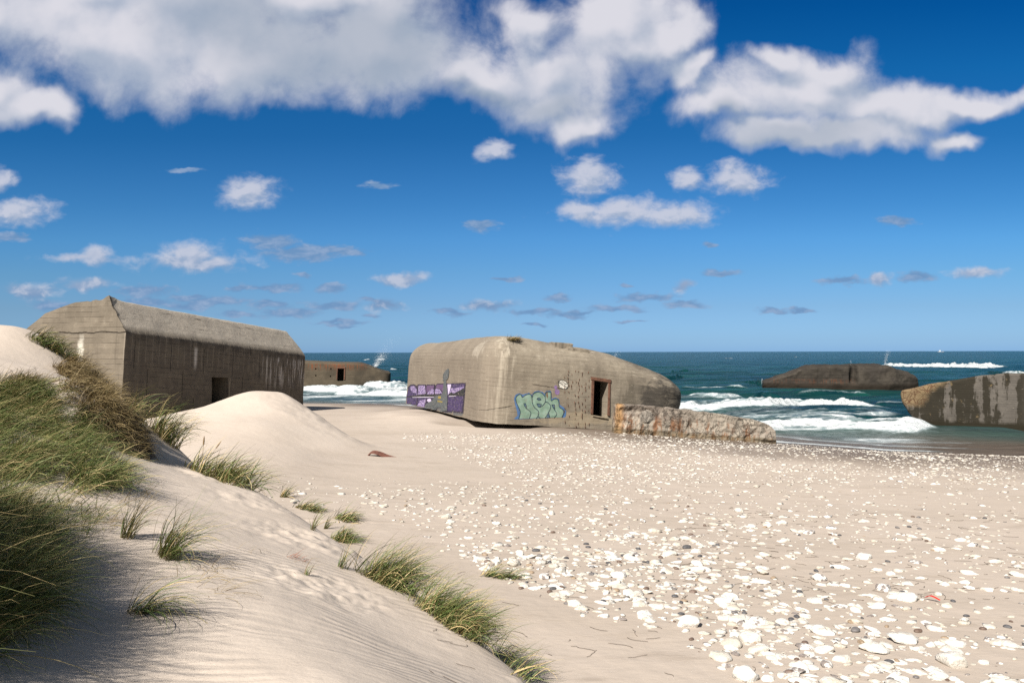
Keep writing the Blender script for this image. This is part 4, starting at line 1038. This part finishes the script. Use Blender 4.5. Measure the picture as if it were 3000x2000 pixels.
print('stones', n, len(wi), len(pi))

# ------------------------------------------------------------------ grass
def blades(N, bx, by, L, az, lean, curl, wid, segs=7, bz=None, seed=0):
    """arrays: base, length, heading, start elevation (from vertical), curl (total bend), width"""
    rg = np.random.default_rng(seed)
    bz = Z(bx, by)-.02 if bz is None else bz
    t = np.linspace(0, 1, segs+1); th = lean[:, None]+curl[:, None]*t[None]**1.4
    ds = (L/segs)[:, None]; hx_ = np.cumsum(np.c_[np.zeros(N), np.sin(th[:, :-1])*ds], 1); hz_ = np.cumsum(np.c_[np.zeros(N), np.cos(th[:, :-1])*ds], 1)
    azz = az[:, None]+(rg.normal(0, .25, N))[:, None]*t[None]**2
    X = bx[:, None]+hx_*np.cos(azz); Y = by[:, None]+hx_*np.sin(azz); Zz = bz[:, None]+hz_
    wa = az+math.pi/2+rg.normal(0, .6, N); ww = (wid[:, None]*(1-.85*t[None]**1.5))/2
    wxv = np.cos(wa)[:, None]*ww; wyv = np.sin(wa)[:, None]*ww; wzv = rg.normal(0, .4, N)[:, None]*ww
    A = np.stack([X-wxv, Y-wyv, Zz-wzv], -1); B = np.stack([X+wxv, Y+wyv, Zz+wzv], -1)
    V = np.stack([A, B], 2).reshape(-1, 3)       # N, segs+1, 2
    base = (np.arange(N)*(segs+1)*2)[:, None]+np.arange(segs)[None]*2
    q = np.stack([base, base+1, base+3, base+2], -1).reshape(-1, 4)
    tint = np.repeat(rg.random(N), (segs+1)*2); tip = np.tile(np.repeat(t, 2), N)
    return V, q, tint, tip
def grass_mat(name, dry, k=1.):
    mt, g, b = new_mat(name); ti = g.attr('tint'); tp = g.attr('tip')
    gr = g.mix(g.lin(ti, 0, 1), c4(.058, .10, .026), c4(.17, .195, .06))
    st = g.mix(g.lin(ti, 0, 1), c4(.22*k, .15*k, .065*k), c4(.44*k, .34*k, .17*k))
    col = g.mix(g.ss(ti, 1-dry-.12, 1-dry+.12), gr, st)
    col = g.mix(g.ss(tp, .25, 0.)*.6, col, c4(.20, .155, .075)); col = g.mix(g.ss(tp, .78, 1.)*.45, col, c4(.28, .22, .10))
    g.put(b.inputs['Base Color'], col); b.inputs['Roughness'].default_value = .55; b.inputs['Specular IOR Level'].default_value = .3
    return mt
GM = grass_mat('marram_green', .30); GD = grass_mat('marram_dry', .80); GDK = grass_mat('marram_brown', .95, .62)
def tuft(px, N, spread, L, label, wind=0., leanm=.55, curlm=1.15, wid=.0055, mat=GM, name='grass_tuft', elong=None, hd=None, seed=1, zofs=0., segs=7):
    rg = np.random.default_rng(seed)
    p = px if isinstance(px, Vector) else hit(*px)
    r = spread*np.sqrt(rg.random(N)); a = rg.uniform(0, 2*math.pi, N); bx = p.x+r*np.cos(a); by = p.y+r*np.sin(a)
    if elong is not None:
        p2 = hit(*elong); t = rg.random(N); bx = bx+(p2.x-p.x)*t; by = by+(p2.y-p.y)*t
    if hd is not None: bz = np.full(N, hd)
    else: bz = Z(bx, by)-.02
    az = rg.normal(-.12+wind, .45, N); L_ = L*rg.uniform(.45, 1.15, N); lean = np.abs(rg.normal(leanm+.08, .28, N)); curl = np.clip(rg.normal(curlm, .45, N), .1, 2.4)
    V, q, ti, tp = blades(N, bx, by, L_, az, lean, curl, wid*rg.uniform(.6, 1.3, N), bz=bz, seed=seed, segs=segs)
    org = np.array([p.x, p.y, hd if hd is not None else zat(p.x, p.y)])
    o = link(name, mesh_np(name, V-org, q, True, {'tint': ti, 'tip': tp}), mat); o.location = org
    tag(o, label, 'grass tuft' if name == 'grass_tuft' else 'plant', 'marram tufts on the dune' if name == 'grass_tuft' else None); return o
TG = [
    ((455, 1262), 420, .16, .75, 'green tuft with seed heads behind the dune crest near the mound', dict(elong=(500, 1305))),
    ((395, 1226), 160, .2, .62, 'thin tuft at the very top of the dune crest below the dark wall', dict()),
    ((575, 1375), 900, .22, .62, 'dense green tuft with two seed stalks on the crest between both sand slopes', dict(elong=(715, 1428), leanm=.7)),
    ((828, 1455), 70, .07, .42, 'small upright tuft with white stones behind it on the crest', dict()),
    ((865, 1482), 260, .12, .40, 'low tuft next to the small upright one, hugging the crest', dict(elong=(925, 1500), leanm=.9)),
    ((985, 1515), 240, .12, .40, 'yellow-green tuft leaning over the stones halfway down the crest', dict(elong=(1020, 1530), leanm=.85)),
    ((915, 1552), 22, .03, .36, 'sparse pair of thin blades left of the low tufts on sand', dict(leanm=.3, curlm=.8)),
    ((952, 1548), 30, .03, .38, 'few thin curved blades beside the yellow base tuft', dict(leanm=.35, curlm=.8)),
    ((975, 1575), 330, .09, .42, 'tuft with yellow base just above the trampled sand', dict(elong=(1015, 1590), leanm=.75)),
    ((1000, 1662), 45, .05, .30, 'short thin tuft left of the big crest tufts', dict(leanm=.3, curlm=.7)),
    ((1075, 1680), 1100, .16, .52, 'upper of the two big dense green tufts on the near crest', dict(elong=(1165, 1725), leanm=.75)),
    ((1240, 1770), 1700, .17, .48, 'lower and darkest of the two big dense green tufts on the near crest', dict(elong=(1370, 1865), leanm=.75)),
    ((1415, 1683), 280, .10, .36, 'lone tuft on flat sand beside the cracked white stone', dict(elong=(1490, 1695), leanm=.85)),
    ((1455, 1910), 170, .10, .38, 'wispy tuft at the lowest end of the crest', dict(elong=(1520, 1985), leanm=.7)),
    ((370, 1572), 90, .05, .52, 'slim fan of upright green blades on the sand slope', dict(leanm=.35, curlm=.8)),
    ((465, 1612), 260, .07, .55, 'tuft with drooping straw blades in the middle of the sand slope', dict(leanm=.55, elong=(500, 1640))),
    ((395, 1790), 150, .07, .50, 'drooping tuft lying on the lower sand slope', dict(leanm=.95, curlm=1.3)),
    ((898, 1682), 18, .02, .17, 'tiny dark sprig standing in trampled sand', dict(leanm=.4, curlm=1.0)),
    ((100, 995), 500, .18, .42, 'green tuft on the back edge of the high sand ledge', dict(elong=(185, 1040), leanm=.8)),
]
for i_, (px_, N_, sp_, L_, lab, kw) in enumerate(TG):
    D_ = hit(*px_).y
    tf = tuft(px_, int(N_*.9), sp_, L_, lab, seed=50+i_, wid=max(.0058, .0009*D_), **kw)
def seed_head(par, base_uv, tip_uv, D):
    a = hit(*base_uv); b_ = P(tip_uv[0], tip_uv[1], D); o0 = Vector(par.location); pts = []
    for k in range(9):
        t = k/8; q = a.lerp(b_, t); q.z += .10*math.sin(math.pi*t)*(b_-a).length*.4; pts.append(q-o0)
    V = []; Fq = []
    d_ = (pts[-1]-pts[-2]).normalized(); pts += [pts[-1]+d_*.06*k for k in (.3, 1., 1.8, 2.4)]; rr = [.003]*9+[.012, .014, .010, .002]
    for k, (q, r_) in enumerate(zip(pts, rr)):
        for j in range(6): V.append((q.x+r_*math.cos(j*math.pi/3), q.y+r_*math.sin(j*math.pi/3)*.9, q.z+r_*.5*math.sin(j*math.pi/3+.6)))
    for k in range(len(pts)-1):
        for j in range(6): Fq.append((k*6+j, k*6+(j+1) % 6, k*6+6+(j+1) % 6, k*6+6+j))
    me = bpy.data.meshes.new('seed_head'); me.from_pydata(V, [], Fq); me.update(); link('seed_head', me, SEED, par)
SEED = plain('seed_brown', (.20, .13, .065), .9, .4, 30)
first = [o for o in COL.objects if o.name == 'grass_tuft'][0]
for tu in ((518, 1246), (541, 1254)): seed_head(first, (470, 1275), tu, hit(470, 1275).y)
third = [o for o in COL.objects if o.get('label', '').startswith('dense green tuft with two seed')][0]
for tu in ((596, 1304), (632, 1314)): seed_head(third, (590, 1385), tu, hit(590, 1385).y)
tuft(hit(858, 1632), 60, .09, .14, 'small reddish dead plant on trampled sand', mat=plain('red_stem', (.22, .085, .05), .8, .4, 20), name='dead_plant', leanm=1.2, curlm=.6, seed=5)
# dry tuft on the roof of the tan bunker
co, nr = WC.hit(1500, 994); rp = CF @ co
tuft(rp, 420, .34, .36, 'small dry brown tuft growing on the tan bunker roof', mat=GDK, hd=rp.z-.05, wid=.02, leanm=.8, curlm=.7, seed=77)
# the thick mass on the left of the dune: nobody could count it
def region_pts(poly, N, rg):
    us = [p[0] for p in poly]; vs = [p[1] for p in poly]; out = []
    while len(out) < N:
        u = rg.uniform(min(us), max(us)); v = rg.uniform(min(vs), max(vs)); ins = False; j = len(poly)-1
        for k in range(len(poly)):
            if (poly[k][1] > v) != (poly[j][1] > v) and u < (poly[j][0]-poly[k][0])*(v-poly[k][1])/(poly[j][1]-poly[k][1])+poly[k][0]: ins = not ins
            j = k
        if ins: out.append((u, v))
    return out
def mass(name, regs, mat, seed, kind='stuff'):
    rg = np.random.default_rng(seed); VV = []; QQ = []; TI = []; TP = []; off = 0
    for poly, nclump, per, L, leanm, curlm, wid in regs:
        pts = [hit(u, v) for u, v in region_pts(poly, nclump, rg)]
        for p in pts:
            N = max(6, int(per*rg.uniform(.5, 1.4))); r = .13*np.sqrt(rg.random(N)); a = rg.uniform(0, 6.28, N); bx = p.x+r*np.cos(a); by = p.y+r*np.sin(a)
            ct = rg.random()
            V, q, ti, tp = blades(N, bx, by, L*rg.uniform(.45, 1.2, N), rg.normal(-.25, .65, N), np.abs(rg.normal(leanm, .3, N)), np.clip(rg.normal(curlm, .45, N), .1, 2.4), wid*rg.uniform(.6, 1.3, N), seed=int(rg.integers(1e6)), segs=6)
            VV.append(V); QQ.append(q+off); TI.append(np.clip(ti*.7+ct*.3, 0, 1)); TP.append(tp); off += len(V)
    o = link(name, mesh_np(name, np.concatenate(VV), np.concatenate(QQ), True, {'tint': np.concatenate(TI), 'tip': np.concatenate(TP)}), mat); o['kind'] = kind; return o
mass('marram_grass', [
    ([(-150, 1118), (60, 1122), (170, 1165), (290, 1270), (240, 1300), (270, 1360), (200, 1395), (90, 1400), (-150, 1390)], 190, 75, .42, .95, 1.0, .0062),
    ([(250, 1300), (390, 1390), (360, 1430), (200, 1440)], 40, 50, .42, .95, 1.0, .006),
    ([(-200, 1470), (10, 1470), (90, 1600), (60, 1800), (-200, 1960)], 110, 130, .52, .75, 1.2, .0055),
    ([(0, 1460), (260, 1470), (330, 1560), (150, 1560)], 26, 16, .40, .9, 1.1, .005),
], GM, 901)
mass('dead_grass', [
    ([(160, 1085), (220, 1050), (300, 1090), (345, 1180), (370, 1260), (330, 1290), (260, 1250), (230, 1150)], 85, 95, .42, 1.0, 1.3, .0075),
    ([(0, 1105), (120, 1105), (200, 1120), (220, 1160), (60, 1140), (0, 1135)], 26, 60, .30, 1.1, 1.2, .0065),
    ([(300, 1230), (375, 1250), (385, 1290), (340, 1305)], 26, 90, .45, 1.5, 1.1, .007),
], GDK, 902)
mass('grass_roots', [([(225, 1165), (330, 1190), (385, 1285), (345, 1315), (285, 1290), (235, 1230)], 90, 60, .40, 1.75, .9, .008), ([(330, 1230), (385, 1262), (390, 1300), (340, 1310)], 40, 70, .42, 1.9, .8, .008)], plain('root_shade_brown', (.035, .024, .017), .9, .5, 12), 903)  # hanging roots, coloured near black to stand for shade under the overhang
mass('dead_grass', [([(500, 1630), (640, 1600), (700, 1700), (640, 1760), (540, 1720)], 16, 9, .30, 1.25, 1.3, .004), ([(130, 1450), (420, 1440), (400, 1540), (200, 1560)], 22, 9, .34, 1.2, 1.3, .0042), ([(560, 1500), (900, 1560), (1000, 1720), (700, 1650)], 10, 4, .16, 1.3, 1., .0035)], GDK, 904)  # dead blades; the first patch also stands in for curly tuft shadows
# clumps outside the picture on the left whose shadow falls into it
rg_ = np.random.default_rng(5); VV = []
for k, (x, y, L) in enumerate([(-4.3, 3.7, 1.1), (-4.5, 3.3, 1.1), (-4.1, 3.4, 1.05), (-4.5, 4.0, 1.1), (-4.1, 3.9, 1.0), (-4.7, 3.7, 1.1), (-4.9, 4.2, 1.1), (-5.0, 4.7, 1.1), (-4.6, 4.5, 1.05), (-3.5, 2.4, 1.05), (-3.6, 2.0, 1.05), (-3.3, 2.2, 1.0), (-3.8, 2.7, 1.05), (-3.3, 2.8, 1.0), (-3.1, 2.6, 1.), (-3.9, 3.2, 1.), (-3.4, 3.2, 1.), (-3.0, 3.4, .95), (-3.2, 3.8, 1.), (-2.8, 2.5, .9), (-3.1, 3.0, 1.), (-2.6, 2.1, .9), (-3.4, 4.3, .95), (-3.7, 2.7, 1.), (-4.0, 3.3, 1.), (-3.3, 2.6, .9), (-3.6, 3.2, .9), (-3.0, 2.0, .85), (-3.9, 3.6, .9), (-2.7, 1.5, .8), (-3.5, 2.0, .9), (-4.2, 3.0, .9), (-2.9, 2.9, .7)]):
    N = 320; r = .22*np.sqrt(rg_.random(N)); a = rg_.uniform(0, 6.28, N)
    V, q, ti, tp = blades(N, x+r*np.cos(a), y+r*np.sin(a), L*rg_.uniform(.5, 1.2, N), rg_.normal(0, .7, N), np.abs(rg_.normal(.5, .3, N)), np.clip(rg_.normal(1.1, .4, N), .1, 2.2), .005*rg_.uniform(.7, 1.3, N), seed=k, segs=6)
    VV.append((V, q, ti, tp))
off = 0; VQ = []
for V, q, ti, tp in VV: VQ.append(q+off); off += len(V)
o = link('marram_grass', mesh_np('marram_grass', np.concatenate([v[0] for v in VV]), np.concatenate(VQ), True, {'tint': np.concatenate([v[2] for v in VV]), 'tip': np.concatenate([v[3] for v in VV])}), GM); o['kind'] = 'stuff'

# ------------------------------------------------------------------ drift debris, rusty sheet, strap
VV = []; QQ = []; off = 0; rg = np.random.default_rng(33)
for k in range(300):
    u = rg.uniform(1950, 3000) if k < 240 else rg.uniform(1250, 2300); v = rg.uniform(1490, 1760) if k < 240 else rg.uniform(1640, 1990)
    r_ = ray(u, v); D = 1.0
    p = hit(u, v) if k % 1 == 0 else None
    L = rg.uniform(.05, .28); a = rg.normal(-.2, .6); ns_ = 6; pts = []
    x, y = p.x, p.y
    for j in range(ns_+1): pts.append((x, y)); a += rg.normal(0, .35); x += L/ns_*math.cos(a); y += L/ns_*math.sin(a)
    pts = np.array(pts); zz = Z(pts[:, 0], pts[:, 1])+.006; w = .0009+.00016*p.y
    d = np.gradient(pts, axis=0); nn = np.c_[-d[:, 1], d[:, 0]]; nn /= np.linalg.norm(nn, axis=1)[:, None]+1e-9
    A = np.c_[pts-nn*w, zz]; B = np.c_[pts+nn*w, zz]; T = np.c_[pts, zz+w*1.4]
    V = np.stack([A, T, B], 1).reshape(-1, 3); i = np.arange(ns_)*3
    q = np.concatenate([np.stack([i, i+1, i+4, i+3], -1), np.stack([i+1, i+2, i+5, i+4], -1)])
    VV.append(V); QQ.append(q+off); off += len(V)
o = link('drift_debris', mesh_np('drift_debris', np.concatenate(VV), np.concatenate(QQ), True), plain('drift_weed', (.075, .055, .04), .9, .3, 20)); o['kind'] = 'stuff'
# rusty curved sheet half buried in front of the mound
pr = hit(1115, 1336); pts = [(-.42, .06), (-.25, .20), (0, .17), (.28, .06), (.62, -.02)]
VV = []
for k, (x, z) in enumerate(smoothc(pts, n=6)):
    wdt = .34*math.sin(math.pi*min(1, (k+1)/26))+.03
    for s in (-1, 0, 1): VV.append((x, s*wdt*.5+.05*x, z*1.0-abs(s)*.05-(s < 0)*.10*(x+.42)))
nn = len(VV)//3; fs = []
for k in range(nn-1):
    for s in (0, 1): a = k*3+s; fs.append((a, a+3, a+4, a+1))
me = bpy.data.meshes.new('rusty_sheet'); me.from_pydata(VV, [], fs); me.update()
o = link('rusty_sheet', me, plain('rust_sheet', (.105, .04, .026), .8, .4, 8)); o.location = (pr.x, pr.y, zat(pr.x, pr.y)-.02); o.rotation_euler = (0, 0, R(-6))
md = o.modifiers.new('s', 'SOLIDIFY'); md.thickness = .012
tag(o, 'curved rusty metal sheet half buried in sand at the foot of the mound', 'scrap metal')
pr = hit(2715, 1757); VV = []; fs = []
for k in range(9):
    t = k/8; x = .10*t*t; y = -.12*t; w = .022*(1-.6*t); VV += [(x-w, y, .035*math.sin(t*3.1)+.012), (x+w, y+.01, .035*math.sin(t*3.1)+.016)]
    if k: fs.append((2*k-2, 2*k-1, 2*k+1, 2*k))
me = bpy.data.meshes.new('plastic_strap'); me.from_pydata(VV, [], fs); me.update()
o = link('plastic_strap', me, plain('red_plastic', (.55, .03, .02), .4, .1)); o.location = (pr.x, pr.y, zat(pr.x, pr.y)+.02); md = o.modifiers.new('s', 'SOLIDIFY'); md.thickness = .004
tag(o, 'bright red strip of plastic lying among white stones', 'litter')

# ------------------------------------------------------------------ spray thrown up by the bunkers
mt, g, b = new_mat('spray'); b.inputs['Base Color'].default_value = c4(.8, .84, .88); b.inputs['Roughness'].default_value = .6
def spray(cloud, name='spray'):
    V = []; Fq = []; off = 0; rg = np.random.default_rng(3)
    oc = np.array([(1, 0, 0), (-1, 0, 0), (0, 1, 0), (0, -1, 0), (0, 0, 1), (0, 0, -1)]); of = np.array([(0, 2, 4), (2, 1, 4), (1, 3, 4), (3, 0, 4), (2, 0, 5), (1, 2, 5), (3, 1, 5), (0, 3, 5)])
    for (u0, v0, u1, v1, D, spr, N, s0) in cloud:
        t = rg.random(N)**1.6; w = spr*(.25+.9*t); u = u0+(u1-u0)*t+rg.normal(0, 1, N)*w; v = v0+(v1-v0)*t+rg.normal(0, .6, N)*w
        for k in range(N):
            p = P(u[k], min(v[k], v0+3), D+rg.normal(0, .6)); V.append(oc*s0*rg.uniform(.5, 1.4)+np.array(p)); Fq.append(of+off); off += 6
    o = link(name, mesh_np(name, np.concatenate(V), np.concatenate(Fq), True), mt); o['kind'] = 'stuff'; return o
spray([(1100, 1072, 1125, 1034, 103, 11, 3200, .0095), (1115, 1050, 1150, 990, 103, 15, 900, .008), (2591, 1074, 2602, 1026, 92, 4.5, 900, .008), (2493, 1073, 2493, 1052, 92, 1.0, 110, .008), (1800, 1045, 1812, 1030, 60, 6, 110, .008)])

# ------------------------------------------------------------------ far ship
ship = bpy.data.objects.new('fishing_boat', None); COL.objects.link(ship); sp = P(2756, 1030, 3400); ship.location = (sp.x, sp.y, SEA)
tag(ship, 'tiny pale fishing boat on the horizon above the streaked bunker', 'boat')
bm = bmesh.new(); sec = [(-13, 2.2, 3.2), (-6, 3, 2.6), (4, 3, 2.8), (10, 2, 3.8), (14, .1, 5)]
rr = []
for x, w, hh_ in sec: rr.append([bm.verts.new((x, -w, hh_)), bm.verts.new((x, -w*.7, -1)), bm.verts.new((x, w*.7, -1)), bm.verts.new((x, w, hh_))])
for a, c in zip(rr[:-1], rr[1:]):
    for k in range(4): bm.faces.new((a[k], c[k], c[(k+1) % 4], a[(k+1) % 4]))
bm.faces.new(rr[0]); bm.faces.new(rr[-1][::-1]); me = bpy.data.meshes.new('hull'); bm.to_mesh(me); bm.free()
PALE = plain('boat_paint', (.25, .30, .36), .6)
link('hull', me, PALE, ship); o = link('cabin', box_me((-7, -2, 2.5), (-1, 2, 8)), plain('boat_white', (.55, .58, .62), .6), ship)
link('mast', box_me((-3.3, -.2, 8.01), (-2.9, .2, 16)), PALE, ship); link('mast', box_me((6, -.2, 3), (6.4, .2, 15)), PALE, ship)

# ------------------------------------------------------------------ sky with clouds
w = bpy.data.worlds.new('World'); sc.world = w; w.use_nodes = True; g = G(w.node_tree)
bg = [n for n in g.n if n.type == 'BACKGROUND'][0]; SKYS = .10; bg.inputs['Strength'].default_value = SKYS
sk = g.node('ShaderNodeTexSky', sky_type='NISHITA'); sk.sun_disc = False; sk.sun_elevation = SUN_EL; sk.sun_rotation = math.atan2(SH.x, SH.y); sk.altitude = 0; sk.air_density = 1.0; sk.dust_density = .4; sk.ozone_density = 2.2
sky = S(g, sk.outputs[0])
d = g.coord('Generated'); dx, dy, dz = g.sep(d)
dyc = g.m('MAXIMUM', dy, .06)
# slope coordinates of the direction: (dx/dy, dz/dy), in units where the picture is 3 wide
K = F/1000.
cx = dx/dyc*K; cz = dz/dyc*K
cr = g.node('ShaderNodeValToRGB'); g.put(cr.inputs[0], g.m('DIVIDE', cz, 2.2)); el_ = cr.color_ramp.elements
RAW = [(1028, (103., 101.1, 88.2), (138, 180, 220)), (1000, (108.1, 107.7, 94.3), (146, 188, 223)), (900, (102.1, 111.6, 108.), (135, 184, 225)), (800, (89.7, 104.4, 110.9), (112, 174, 225)), (700, (80.5, 96.5, 108), (92, 162, 222)),
       (600, (71.9, 89., 104.8), (70, 142, 208)), (400, (60.8, 77.1, 95.9), (38, 112, 180)), (200, (53.1, 68.6, 88.1), (19, 99, 167)), (10, (47.6, 62.3, 81.7), (4, 81, 150))]
KS = SKYS/.02*2**EXPO
stops = []
for v_, a_, t_ in RAW:
    A_, T_ = lin8(*a_), lin8(*t_); stops.append(((CV-v_)/1000/2.2, tuple(T_[i]/(A_[i]*KS) for i in range(3))))
stops += [(1.45/2.2, (.12, .24, .36)), (1.0, (.60, .48, .37))]
while len(el_) < len(stops): el_.new(.5)
for e_, (p_s, c_s) in zip(sorted(el_, key=lambda e: e.position), sorted(stops)): pass
for k_, (p_s, c_s) in enumerate(sorted(stops)): el_[k_].position = p_s if k_ < len(stops) else 1; el_[k_].color = c_s+(1,)
sky = g.mix(1.0, sky, S(g, cr.outputs[0]), 'MULTIPLY')
pv = g.comb(cx, 0.0, cz)
def blobs(lst, vec, k):
    cur = None
    for (u, v, ru, rv) in lst:
        q = g.v('LENGTH', g.v('MULTIPLY', g.v('SUBTRACT', vec, ((u-CU)/1000, 0, (CV-v)/1000)), (1000/ru, 0, 1000/rv)), out=1)
        f = g.m('SUBTRACT', 1.0, q)
        cur = f if cur is None else g.m('SMOOTH_MAX', cur, f, k)
    return cur
BIG = [(1640, 310, 190, 100), (1900, 160, 160, 90), (2430, 200, 180, 70), (600, 30, 330, 130), (300, 130, 300, 120), (1130, 40, 180, 120), (130, 40, 300, 190), (430, 130, 380, 190), (760, 150, 400, 190), (1090, 130, 290, 200), (1420, 240, 220, 120), (1640, 215, 260, 170), (1800, 90, 230, 150), (1700, 385, 130, 60), (1560, 70, 130, 90), (1970, 130, 110, 70), (300, -30, 400, 120), (900, -40, 500, 120),
       (60, 330, 160, 80), (-30, 270, 150, 110), (150, 350, 90, 60), (2340, 255, 330, 130), (2260, 390, 200, 70), (2130, 290, 180, 70), (2600, 320, 280, 90), (2880, 315, 260, 55), (2480, 400, 300, 55), (2320, 160, 130, 60), (2800, 425, 110, 40), (2050, 200, 90, 50)]
MID = [(1450, 446, 62, 30), (735, 562, 95, 48), (40, 615, 140, 46), (5, 520, 50, 38), (1730, 520, 95, 55), (2160, 527, 110, 50), (2015, 525, 55, 32), (1830, 622, 200, 44), (1700, 612, 90, 34), (1990, 628, 130, 44), (560, 745, 90, 48), (575, 770, 180, 28), (280, 748, 60, 34), (250, 755, 130, 18),
       (90, 848, 100, 24), (255, 830, 95, 22), (1175, 818, 90, 24), (1130, 900, 65, 20), (1430, 892, 90, 20), (2575, 817, 45, 24), (2860, 802, 90, 18), (2005, 840, 40, 18)]
LOW = [(420, 850, 95, 16), (800, 842, 90, 13), (970, 844, 45, 14), (620, 882, 120, 14), (795, 890, 72, 14), (850, 915, 95, 16), (985, 895, 80, 13), (560, 868, 70, 9), (430, 880, 90, 16), (560, 893, 90, 14), (880, 740, 130, 26), (800, 705, 80, 24), (1000, 735, 90, 14), (1410, 660, 50, 18), (1110, 545, 45, 14), (540, 497, 60, 9),
       (1890, 873, 90, 13), (2010, 893, 60, 10), (1810, 905, 90, 10), (2465, 825, 70, 12), (2690, 812, 60, 17), (2630, 650, 55, 16), (2110, 800, 60, 10), (2080, 718, 25, 9), (1840, 842, 20, 5), (2265, 913, 50, 8), (2350, 911, 45, 7), (1570, 915, 85, 10), (1660, 925, 70, 9), (1480, 817, 45, 8), (1320, 916, 60, 9), (1000, 945, 80, 7), (1000, 955, 50, 5), (1570, 950, 40, 5), (1090, 923, 30, 6), (700, 918, 60, 10), (30, 690, 60, 16), (150, 890, 60, 14), (885, 805, 25, 8), (1635, 873, 40, 8), (1690, 915, 60, 7), (1850, 945, 40, 4), (700, 845, 40, 6), (1090, 878, 35, 8)]
wn = g.noise(pv, 3.2, 4, .5, color=True)
wv_ = g.v('SCALE', g.v('SUBTRACT', wn, (.5, .5, .5)), scale=.29)
nA = g.noise(pv, 5.2, 11, .60, .2); nG = g.noise(pv, 4.0, 5, .5, .1); nL = g.noise(g.v('ADD', pv, (-.05, 0, .07)), 4.0, 5, .5, .1); nS = g.noise(pv, 2.0, 4, .5)
BIG = [(u, v, a*1.18, c*1.10) for u, v, a, c in BIG]; MID = [(u, v, a*1.25, c*1.3) for u, v, a, c in MID]; LOW = [(u, v, a*1.25, c*1.3) for u, v, a, c in LOW]
fA = blobs(BIG, g.v('ADD', pv, wv_), .35)
fAu = blobs(BIG, g.v('ADD', g.v('ADD', pv, wv_), (-.025, 0, .055)), .35)
dA = g.ss(fA+(nA-.5)*1.2+(nS-.5)*.5, .0, .66)
nv_ = g.v('MULTIPLY', pv, (1, 1, 1.7)); nB = g.noise(nv_, 13, 7, .6, .2); nBL = g.noise(g.v('ADD', nv_, (-.012, 0, .022)), 13, 7, .6, .2)
w2 = g.v('SCALE', g.v('SUBTRACT', g.noise(pv, 9, 3, .5, color=True), (.5, .5, .5)), scale=.06)
fB = blobs(MID, g.v('ADD', pv, w2), .2); w2u = g.v('ADD', g.v('ADD', pv, w2), (-.010, 0, .024)); fBu = blobs(MID, w2u, .2)
dB = g.ss(fB+(nB-.5)*1.35, .04, .80)
nC = g.noise(g.v('MULTIPLY', pv, (1, 1, 2.6)), 16, 6, .62, .2); w3 = g.v('SCALE', g.v('SUBTRACT', g.noise(g.v('MULTIPLY', pv, (1, 1, 2)), 14, 3, .5, color=True), (.5, .5, .5)), scale=.045)
fC = blobs(LOW, g.v('ADD', pv, w3), .2); dC = g.ss(fC+(nC-.5)*1.6, -.02, .62)*.88
# colours of sunlit and thick parts of the cloud
KK = 1/(SKYS*2**EXPO)
def cc(r, g_, b_): q = lin8(r, g_, b_); return c4(q[0]*KK, q[1]*KK, q[2]*KK)
litA = g.ss((fA-fAu)*.8+(nG-nL)*1.35+(nS-.5)*.4+(nA-.5)*.22, -.42, .32)
GREY = [(1000, 130, 480, 190), (700, 70, 300, 120), (2350, 400, 330, 60), (2150, 330, 100, 60), (1420, 300, 260, 60), (1650, 330, 180, 60)]
gm = g.ss(blobs(GREY, g.v('ADD', pv, wv_), .3)+(nS-.5)*.9, -.1, .75)
colA = g.mix(litA, cc(172, 183, 202), cc(222, 221, 229)); colA = g.mix(gm*.62, colA, cc(154, 168, 186))
colA = g.mix(g.ss(dA, .1, .7), cc(196, 201, 216), colA)
litB = g.ss((fB-fBu)*.7+(nB-nBL)*2.2, -.40, .34)
colB = g.mix(litB, cc(166, 180, 204), cc(202, 206, 221)); colB = g.mix(g.lin(cz, .16, .32), g.mix(g.ss(nB, .45, .62), cc(122, 152, 190), cc(184, 194, 214)), colB)
colC = g.mix(g.ss(nC, .4, .7), cc(112, 148, 190), cc(150, 172, 204))
fin = g.mix(dC, sky, colC); fin = g.mix(dB*.92, fin, colB); fin = g.mix(dA*.97, fin, colA)
fin = g.mix(g.ss(dy, .02, .12), sky, fin); fin = g.mix(g.ss(dz, -.002, .002), sky, fin)
g.put(bg.inputs['Color'], fin)
w.cycles.sampling_method = 'MANUAL'; w.cycles.sample_map_resolution = 512
